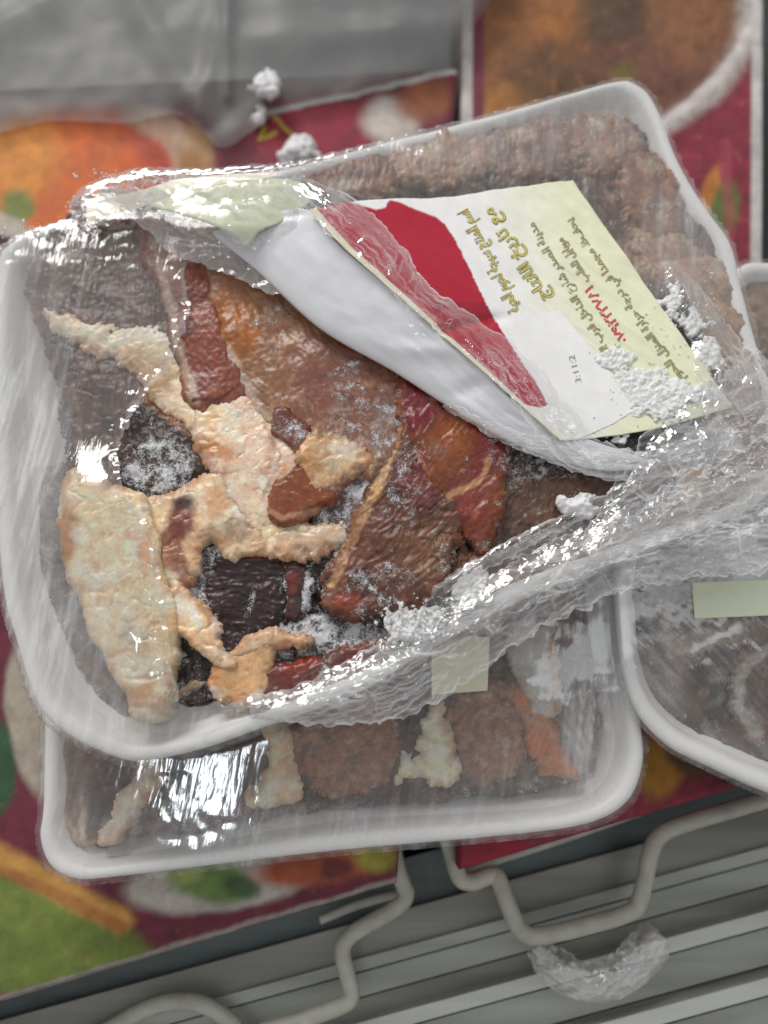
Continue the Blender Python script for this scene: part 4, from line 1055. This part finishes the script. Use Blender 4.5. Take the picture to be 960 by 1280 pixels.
RC = rail3([(716, 226, 73), (780, 317, 72.5), (850, 416, 72.5), (916, 508, 72)], NS)
RB2 = rail3([(387, 264, 88), (427, 309, 88.8), (490, 364, 87.8), (546, 415, 85.6), (608, 470, 82.5), (700, 552, 77)], NS)
B4, C3 = to_world(RB2), to_world(RC)
NT = 240
t = np.linspace(0, 1, NT)
S_, T_ = np.meshgrid(np.linspace(0, 1, NS), t, indexing='ij')
bow = (T_ * (1 - T_) * 4)
xy = B4[:, None, :2] * (1 - T_[..., None]) + C3[:, None, :2] * T_[..., None]
xy[..., 1] += .0040 * bow * (1 - S_) ** 2 - 0.0020 * bow * S_ ** 2
kz = (1 - sm(0, .62, T_)) * 1.0
zz = C3[:, None, 2] + (B4[:, None, 2] - C3[:, None, 2]) * kz
zz = zz + .0006 * fbm(S_ * 5, T_ * 8, 17, 3) + .0005 * (ridged(S_ * 3 + T_, T_ * 9 - S_ * 3, 19, 2) - .5) * sm(.3, .6, T_) + .0012 * np.exp(-((T_) / .03) ** 2) - .0018 * np.exp(-((S_ - .52 + .1 * T_) / .02) ** 2) * sm(.42, .22, T_)
V = np.concatenate([xy, zz[..., None]], -1)
px, py = PX(V[..., 0], V[..., 1], V[..., 2])
CREAM = S(222, 224, 194)
wt = S(232, 231, 230)
colr = np.zeros(px.shape + (3,)) + CREAM
wmix = sm(710, 560, px + (py - 230) * -.35)
colr = colr + (wt - colr) * wmix[..., None]
RED = S(168, 24, 50)
redp = [(380, 240), (470, 262), (488, 250), (520, 262), (556, 280), (586, 334), (613, 390), (652, 452), (684, 506), (640, 500), (560, 462), (420, 330)]
jag = 1.5 * fbm(px * .2, py * .2, 5, 2)
wred = sm(-1, 1, poly_sd(px + jag, py, smooth_poly(redp, 3)))
colr = colr + (RED - colr) * wred[..., None]
dkr = sm(-.5, .5, poly_sd(px, py, np.array([(530, 376), (610, 378), (616, 396), (560, 392)], float)))
colr = colr + (S(150, 20, 46) - colr) * (dkr * wred)[..., None]
edgew = sm(.030, .022, T_)
colr = colr + (S(232, 222, 196) - colr) * edgew[..., None]
label = mesh_np('label', V.reshape(-1, 3), grid_quads(NS, NT)[:, ::-1], M_PAPER, None, True, np.clip(colr, .01, .86).reshape(-1, 3))
sol = label.modifiers.new('thickness', 'SOLIDIFY'); sol.thickness = 0.0002; sol.offset = -1
attach(label, PTOP)

# lookup of label surface height from picture position
_lab_px, _lab_py, _lab_z = px.ravel(), py.ravel(), zz.ravel()


def lab_z(qx, qy):
    out = np.zeros(len(qx))
    for i in range(0, len(qx), 400):
        d2 = (qx[i:i + 400, None] - _lab_px[None, ::5]) ** 2 + (qy[i:i + 400, None] - _lab_py[None, ::5]) ** 2
        k = np.argpartition(d2, 5, axis=1)[:, :5]
        w = 1 / (np.take_along_axis(d2, k, 1) + 2)
        out[i:i + 400] = (w * _lab_z[::5][k]).sum(1) / w.sum(1)
    return out


# arabic lettering: presentation forms, right to left
FORMS = {'ا': (0xFE8D, 2), 'أ': (0xFE83, 2), 'ب': (0xFE8F, 4), 'ة': (0xFE93, 2), 'ت': (0xFE95, 4), 'ج': (0xFE9D, 4), 'ح': (0xFEA1, 4), 'خ': (0xFEA5, 4), 'د': (0xFEA9, 2), 'ر': (0xFEAD, 2), 'ز': (0xFEAF, 2), 'س': (0xFEB1, 4), 'ش': (0xFEB5, 4), 'ص': (0xFEB9, 4), 'ض': (0xFEBD, 4), 'ط': (0xFEC1, 4), 'ع': (0xFEC9, 4), 'ف': (0xFED1, 4), 'ق': (0xFED5, 4), 'ك': (0xFED9, 4), 'ل': (0xFEDD, 4), 'م': (0xFEE1, 4), 'ن': (0xFEE5, 4), 'ه': (0xFEE9, 4), 'و': (0xFEED, 2), 'ي': (0xFEF1, 4), 'ى': (0xFEEF, 2)}


def shape_ar(s):
    out = []
    for i, ch in enumerate(s):
        if ch not in FORMS:
            out.append(ch); continue
        b, nf = FORMS[ch]
        prev = i > 0 and s[i - 1] in FORMS and FORMS[s[i - 1]][1] == 4
        nxt = i + 1 < len(s) and s[i + 1] in FORMS and nf == 4
        out.append(chr(b + (3 if prev and nxt else 2 if nxt else 1 if prev else 0)))
    return ''.join(reversed(out))


def lettering(text, p0, p1, h, mat, off=0.0, lift=0.0002, name='lettering', parent=None, stretch=True):
    """text from p0 (its left end) to p1 (right end) on the label, letters h px tall"""
    cu = bpy.data.curves.new('t', 'FONT'); cu.body = text; cu.offset = off; cu.resolution_u = 2
    to = bpy.data.objects.new('t', cu); COL.objects.link(to)
    dg = bpy.context.evaluated_depsgraph_get()
    me = bpy.data.meshes.new_from_object(to.evaluated_get(dg))
    COL.objects.unlink(to); bpy.data.objects.remove(to)
    n = len(me.vertices); co = np.zeros(n * 3); me.vertices.foreach_get('co', co); co = co.reshape(-1, 3)
    p0 = np.array(p0, float); p1 = np.array(p1, float)
    dv = p1 - p0; L = np.hypot(*dv); dv /= L
    up = np.array([dv[1], -dv[0]])
    x0, x1 = co[:, 0].min(), co[:, 0].max()
    sx = L / (x1 - x0)
    q = p0 + np.outer((co[:, 0] - x0) * sx, dv) + np.outer(co[:, 1] * h, up)
    z = lab_z(q[:, 0], q[:, 1]) + lift
    wx, wy = W(q[:, 0], q[:, 1], z)
    me.vertices.foreach_set('co', np.stack([wx, wy, z], -1).ravel().astype(np.float32))
    me.update(); me.name = name
    me.materials.clear(); me.materials.append(mat)
    o = bpy.data.objects.new(name, me); COL.objects.link(o)
    return attach_sub(o, parent)


def attach_sub(o, parent):
    o.parent = parent
    o.location = tuple(-v for v in (np.array(parent.location) + np.array(parent.parent.location)))
    return o


M_INKY = mat_plain('yellow_ink', S(206, 194, 84), .5, var=.25, vscale=900)
M_INKD = mat_plain('dark_olive_ink', S(92, 86, 46), .5, var=.25, vscale=900)
M_INKS = mat_plain('pale_olive_ink', S(172, 164, 108), .5, var=.3, vscale=900)
M_INKR = mat_plain('red_ink', S(196, 60, 76), .5, var=.2, vscale=900)
M_INKG = mat_plain('grey_ink', S(130, 130, 138), .5)
for txt, a, b, h in (('اسم المنتج سيجة لحوم الحية', (650, 387), (584, 260), 20), ('مع تاريخ الانتاج', (688, 372), (614, 258), 21)):
    lettering(shape_ar(txt), a, b, h, M_INKD, .036, .00018, parent=label)
    lettering(shape_ar(txt), a, b, h, M_INKY, .004, .00030, parent=label)
for txt, a, b, h in (('مدينة الصدر شارع الداخل قرب السوق', (776, 462), (667, 277), 14), ('موبايل للطلب', (737, 350), (703, 296), 14), ('يحفظ مجمدا في درجة حرارة المنزل للحوم', (856, 474), (714, 272), 14)):
    lettering(shape_ar(txt), a, b, h, M_INKD, .030, .00018, parent=label)
    lettering(shape_ar(txt), a, b, h, M_INKS, .006, .00030, parent=label)
lettering('\u0660\u0667\u0669\u0662\u0662\u0662\u0667\u0668\u0661', (786, 424), (740, 356), 17, M_INKR, .03, .0002, parent=label)
# white price sticker on the label, with dot printed date
st_poly = [(628, 400), (700, 388), (752, 452), (794, 512), (764, 530), (724, 548), (694, 522)]
g = 2.5
gx, gy = np.meshgrid(np.arange(610, 800, g), np.arange(380, 552, g))
ms = poly_sd(gx, gy, np.array(st_poly, float)) > 0
gz = lab_z(gx.ravel(), gy.ravel()).reshape(gx.shape) + .00022
wx, wy = W(gx, gy, gz)
M_STICK = mat_plain('white_sticker', S(236, 236, 240), .3, var=.03, coat=.2)
stick = field_mesh('sticker', wx, wy, gz, ms, M_STICK, s=poly_sd(gx, gy, np.array(st_poly, float)))
attach_sub(stick, label)
lettering('3:11:2', (727, 477), (718, 443), 11, M_INKG, -.01, .0005, parent=label)

# cream end of the label folded over at the upper left
def cream_z(px, py, X, Y):
    return .0835 + .0022 * np.sin((px - 190) / 60) - .004 * sm(285, 310, py) + .0007 * crumple(X, Y, 141, 5, 60, 240) - .005 * sm(230, 130, px) - .002 * sm(235, 222, py)
M_CREAM = mat_plain('cream_label_paper', S(214, 218, 190), .3, var=.05, vscale=120, coat=.5)
cream = sheet_px('label_end', [(186, 252), (250, 240), (316, 226), (352, 221), (376, 226), (388, 244), (380, 262), (352, 280), (324, 292), (308, 306), (292, 296), (258, 282), (220, 268)], cream_z, M_CREAM, None, d=.0007, rag=0)
sol = cream.modifiers.new('thickness', 'SOLIDIFY'); sol.thickness = 0.0002
attach(cream, PTOP)
cream2 = sheet_px('label_end', [(106, 244), (130, 238), (200, 236), (290, 226), (346, 220), (330, 232), (250, 252), (180, 258), (128, 262), (108, 272)], lambda a, b, X, Y: cream_z(a, b, X, Y) - .0035, mat_plain('pale_label_paper', S(226, 220, 200), .35, var=.08), None, d=.0007, rag=1)
attach(cream2, PTOP)

FILM_FLAP = mat_film('cling_film_flap', haze=0.34, streak=0.2, ang=math.radians(-35), stretch=6, scale=260, spec=1.2, bump=0.3, white=.55, crease=.2)
FILM_CLEAR = mat_film('cling_film_clear', haze=0.01, streak=0.03, ang=math.radians(-40), stretch=6, scale=300, spec=0.9, bump=0.12, rough=.05, crease=.42)
FILM_BUNCH = mat_film('cling_film_bunched', haze=0.05, streak=0.08, ang=math.radians(30), stretch=10, scale=500, spec=1.3, bump=0.08, rough=.06, crease=.65, white=.95)
FILM_BUNCH2 = mat_film('cling_film_bunched_clear', haze=0.015, streak=0.04, ang=math.radians(20), stretch=6, scale=500, spec=1.3, bump=0.08, rough=.05, crease=.65, white=.95)

# hazy film stretched from the corner to the flap
def haze_z(px, py, X, Y):
    return .0745 + .007 * sm(330, 240, py) + .0016 * crumple(X, Y, 151, 6, 40, 260)
hz = sheet_px('cling_film_fold', [(128, 246), (190, 246), (260, 262), (330, 300), (392, 300), (420, 330), (400, 372), (340, 362), (280, 340), (226, 316), (160, 276)], haze_z, FILM_FLAP, None, d=.0006, rag=8, seed=152, cre=lambda X, Y: crumple(X, Y, 151, 6, 40, 260, lines=.0005)[1])
attach(hz, PTOP)
cf = sheet_px('cling_film_fold', [(100, 236), (140, 216), (230, 226), (350, 214), (388, 226), (396, 252), (376, 286), (312, 312), (270, 292), (160, 268), (112, 276)], lambda a, b, X, Y: cream_z(a, b, X, Y) + .0014 + .0009 * crumple(X, Y, 161, 6, 40, 220), FILM_CLEAR, None, d=.0005, rag=6, seed=162, cre=lambda X, Y: crumple(X, Y, 161, 7, 60, 420, lines=.0004)[1])
attach(cf, PTOP)


def flap_z(px, py, X, Y):
    return lab_z(px.ravel(), py.ravel()).reshape(px.shape)


# bunched bands of film
def bandset(pts, mats, parent, seed, amps, **kw):
    for i, (m, a) in enumerate(zip(mats, amps)):
        q = [(p[0] + (i * 7 % 5 - 2) * 2, p[1] + (i * 5 % 4 - 1) * 3, p[2] + i * .9, p[3] * (1 - .12 * i)) for p in pts]
        o = strip('bunched_film', q, m, parent, seed + i * 11, amp=a, **kw)
        attach(o, PTOP)


EDGE = [(316, 886, 66, 14), (372, 884, 66, 20), (430, 872, 66, 34), (500, 850, 67, 46), (560, 812, 68, 46), (640, 760, 68, 44), (730, 712, 68, 44), (820, 680, 69, 52), (900, 660, 70, 62), (1000, 640, 70, 70)]
bandset(EDGE, [FILM_BUNCH, FILM_BUNCH2], None, 201, [.8, .9], dome=3.0, ang=1.2, lo=50, hi=300)
CLUS = [(735, 700, 70, 16), (800, 640, 72, 40), (860, 590, 73, 64), (920, 550, 73, 80), (1000, 500, 73, 90)]
bandset(CLUS, [FILM_BUNCH2, FILM_BUNCH], None, 231, [1.2, 1.1], dome=3.0, ang=.3, lo=30, hi=190, aniso=.6)
LIP = [(560, 508, 78, 5), (620, 540, 78, 9), (680, 562, 77.5, 13), (740, 580, 76, 17), (800, 584, 75, 18), (850, 575, 74, 20), (920, 545, 73, 26)]
bandset(LIP, [FILM_BUNCH2, FILM_BUNCH2], None, 261, [1.0, 1.1], dome=2.0, ang=1.4)
RIDGE = [(362, 232, 87, 10), (392, 246, 90.5, 22), (436, 278, 91.5, 30), (486, 322, 91, 26), (524, 372, 90, 22), (580, 412, 88.5, 22), (634, 456, 87, 26), (684, 512, 83.5, 28), (730, 566, 79, 26), (790, 584, 76, 20)]
bandset(RIDGE, [FILM_BUNCH2], None, 281, [.8, .8], dome=1.6, ang=1.1, lo=90, hi=450)
RSIDE = [(838, 330, 70, 10), (880, 400, 71, 26), (910, 460, 72, 40), (930, 520, 73, 46)]
bandset(RSIDE, [FILM_BUNCH2], None, 311, [.9], dome=2.2, ang=.9, lo=40, hi=260)
TEAR = [(532, 752, 69, 5), (600, 712, 70, 9), (680, 668, 70.5, 9), (760, 630, 71, 9), (826, 588, 72.5, 10)]
bandset(TEAR, [FILM_BUNCH2], None, 331, [.7], dome=1.0, ang=.3, lo=160, hi=900)
TOPL = [(92, 262, 70, 8), (120, 240, 72, 12), (180, 222, 72, 12), (260, 220, 70, 8), (330, 214, 70, 7), (420, 200, 69, 7), (480, 184, 68, 6)]
bandset(TOPL, [FILM_CLEAR, FILM_CLEAR], None, 351, [.6, .6], dome=1.0, ang=1.2)

# crumpled scrap of clear film on the rails
scrap_pts = [(668, 1182, -30, 16), (690, 1206, -29, 24), (730, 1226, -28.5, 25), (770, 1222, -28.5, 27), (800, 1196, -28.5, 30), (822, 1168, -30, 22)]
SCR = empty('film_scrap', (.10, -.20, -.040))
tag(SCR, 'crescent shaped scrap of crumpled clear film lying on the freezer rail', 'plastic scrap')
FILM_SCRAP = mat_film('cling_film_scrap', haze=0.06, streak=0.12, stretch=4, scale=500, spec=3.0, bump=0.3, rough=.06, crease=.8)
for i in range(2):
    o = strip('film_layer', [(a + i, b - i * 2, c + i * 1.2 - 3, d_ * (1 - .1 * i)) for a, b, c, d_ in scrap_pts], FILM_SCRAP, None, 371 + i * 7, amp=2.0, dome=5, lo=100, hi=320, aniso=.8)
    attach(o, SCR)

# ------------------------------------------------------------------ ice chunks and frost
def ice(label, cx, cyy, zb, rx, ry, h, rot=0, seed=1, name='ice_chunk', rough=1.0, mat=None):
    """crumbly heap of frost: ragged outline, granular top"""
    a = math.radians(rot)
    k = 12
    P = []
    rsl = np.random.RandomState(seed)
    for i in range(k):
        t = 2 * math.pi * i / k
        r = 1 + .25 * (rsl.rand() - .5) * 2
        u, v = math.cos(t) * rx * r, math.sin(t) * ry * r
        P.append((cx + u * math.cos(a) - v * math.sin(a), cyy + u * math.sin(a) + v * math.cos(a)))
    o = piece('ice', name, label, P, (zb + h) * 1000, min(rx, ry) * .9, mat or M_ICE, [S(250, 250, 250), S(240, 241, 244)], None, .0, h * 350, 260, 5 * rough, zb=zb * 1000, d=.00035, fine=.22 * rough, cat='ice', ridge=h * 150, grow=1, depth=h * 1000)
    return o


PKG['ice'] = dict(zin=0)
ice('white ice chunk on the grey plastic bag at the top', 334, 97, .0125, 15, 19, .006, 20, 3)
ice('long white ice chunk on the maroon carton above the torn package', 370, 181, .001, 28, 13, .006, -8, 7)
ice('small white ice bit on the maroon carton above the long ice chunk', 322, 138, .003, 9, 11, .005, 0, 12)
ice('oval white ice chunk on the film right of the tear', 726, 628, .0690, 26, 15, .0045, 8, 17)
ice('white frost heap at the lower end of the tear', 516, 778, .0665, 36, 24, .0042, -20, 23, rough=2.2, mat=M_FROST)
ice('pointed white frost heap on the film beside the tear', 592, 738, .0670, 20, 26, .0030, 30, 29, rough=2.0, mat=M_FROST)
ice('small frost heap beside the frosty lump near the lower rim', 500, 752, .0665, 14, 10, .0035, 0, 31)

oct_v = np.array([(1, 0, 0), (0, 1, 0), (-1, 0, 0), (0, -1, 0), (0, 0, 1), (0, 0, -1)], float)
oct_f = np.array([(0, 1, 4), (1, 2, 4), (2, 3, 4), (3, 0, 4), (1, 0, 5), (2, 1, 5), (3, 2, 5), (0, 3, 5)])


def scatter(name, pts, smin, smax, seed, label, lift=0.3, flat=1.0):
    rs = np.random.RandomState(seed); n = len(pts)
    sz = smin + (smax - smin) * rs.rand(n) ** 3
    ax = rs.rand(n) * 6.28; el = rs.rand(n, 3) * .8 + .5
    v = oct_v[None] * el[:, None, :] * sz[:, None, None]
    v[..., 2] *= flat
    tl = (rs.rand(n) - .5) * 1.6
    y = v[..., 1] * np.cos(tl)[:, None] - v[..., 2] * np.sin(tl)[:, None]
    z = v[..., 1] * np.sin(tl)[:, None] + v[..., 2] * np.cos(tl)[:, None]
    x = v[..., 0]
    X = x * np.cos(ax)[:, None] - y * np.sin(ax)[:, None]; Y = x * np.sin(ax)[:, None] + y * np.cos(ax)[:, None]
    Vx = np.stack([X, Y, z], -1) + pts[:, None, :]; Vx[..., 2] += (sz * lift)[:, None]
    F = (oct_f[None] + (np.arange(n) * 6)[:, None, None]).reshape(-1, 3)
    o = mesh_np(name, Vx.reshape(-1, 3), F, M_ICE, None, False)
    tag(o, label, 'frost', kind='stuff')
    return o


fp = np.concatenate(FAT_PTS)
fo_ = scatter('fat_crumbs', fp, .0003, .0011, 12, 'small torn cream fat crumbs along the edges of the fat pieces', .1, .5)
fo_.data.materials.clear(); fo_.data.materials.append(mat_plain('fat_crumb', S(224, 194, 158), .5, var=.2, vscale=200, sss=.2))
pts = np.concatenate(FROST_PTS)
rs = np.random.RandomState(5)
if len(pts) > 26000: pts = pts[rs.choice(len(pts), 26000, False)]
scatter('frost', pts, .00012, .00042, 6, 'fine white frost crystals on the exposed frozen meat')

# crumbs of snow on the label and the film around it
def crumbs(cx, cyy, sx, sy, n, zf):
    a = rs.randn(n) * sx + cx; b = rs.randn(n) * sy + cyy
    z = zf(a, b)
    x, y = W(a, b, z)
    return np.stack([x, y, z], -1)
lz = lambda a, b: np.where(poly_sd(a, b, np.array([(716, 226), (916, 508), (700, 560), (500, 400)], float)) > 0, lab_z(a, b) + .0003, .0725)
snow = np.concatenate([crumbs(780, 500, 44, 22, 40, lz), crumbs(830, 455, 40, 26, 50, lz), crumbs(860, 380, 26, 22, 200, lz), crumbs(900, 520, 40, 16, 300, lz)])
scatter('snow_crumbs', snow, .00015, .0007, 8, 'loose white snow crumbs over the cream label and nearby film', .25, .7)
edge_pts = np.concatenate([crumbs(100, 262, 10, 10, 90, lambda a, b: a * 0 + .0715), crumbs(60, 288, 30, 6, 60, lambda a, b: a * 0 + .0685), crumbs(180, 222, 30, 4, 120, lambda a, b: a * 0 + .0735), crumbs(520, 775, 26, 16, 160, lambda a, b: a * 0 + .071)])
scatter('rim_frost', edge_pts, .0003, .0013, 9, 'white frost crumbs along the upper left rim of the torn tray', .2, .8)
for i, (a, b, rx, ry, rot, where) in enumerate(((840, 368, 22, 9, -40, 'nearest the tray rim'), (806, 398, 12, 20, 30, 'between the label edge and the tray rim'), (868, 402, 26, 10, 20, 'right of the label corner'), (880, 440, 24, 16, 60, 'lowest on the film by the label'))):
    ice('flat white ice flake on the film, ' + where, a, b, .0705, rx, ry, .0017, rot, 60 + i * 3, 'ice_flake', 1.8, M_FROST)
for i, (a, b, rx, ry, rot, where) in enumerate(((812, 484, 50, 26, 15, 'largest on the label'), (772, 452, 22, 16, 10, 'beside the last red digit'), (735, 528, 46, 14, 10, 'near the lower label edge'), (862, 500, 34, 12, -15, 'by the right label corner'))):
    ice('white snow clump on the cream label, ' + where, a, b, .0723, rx, ry, .0009, rot, 90 + i * 3, 'snow_clump', 2.6, M_FROST)
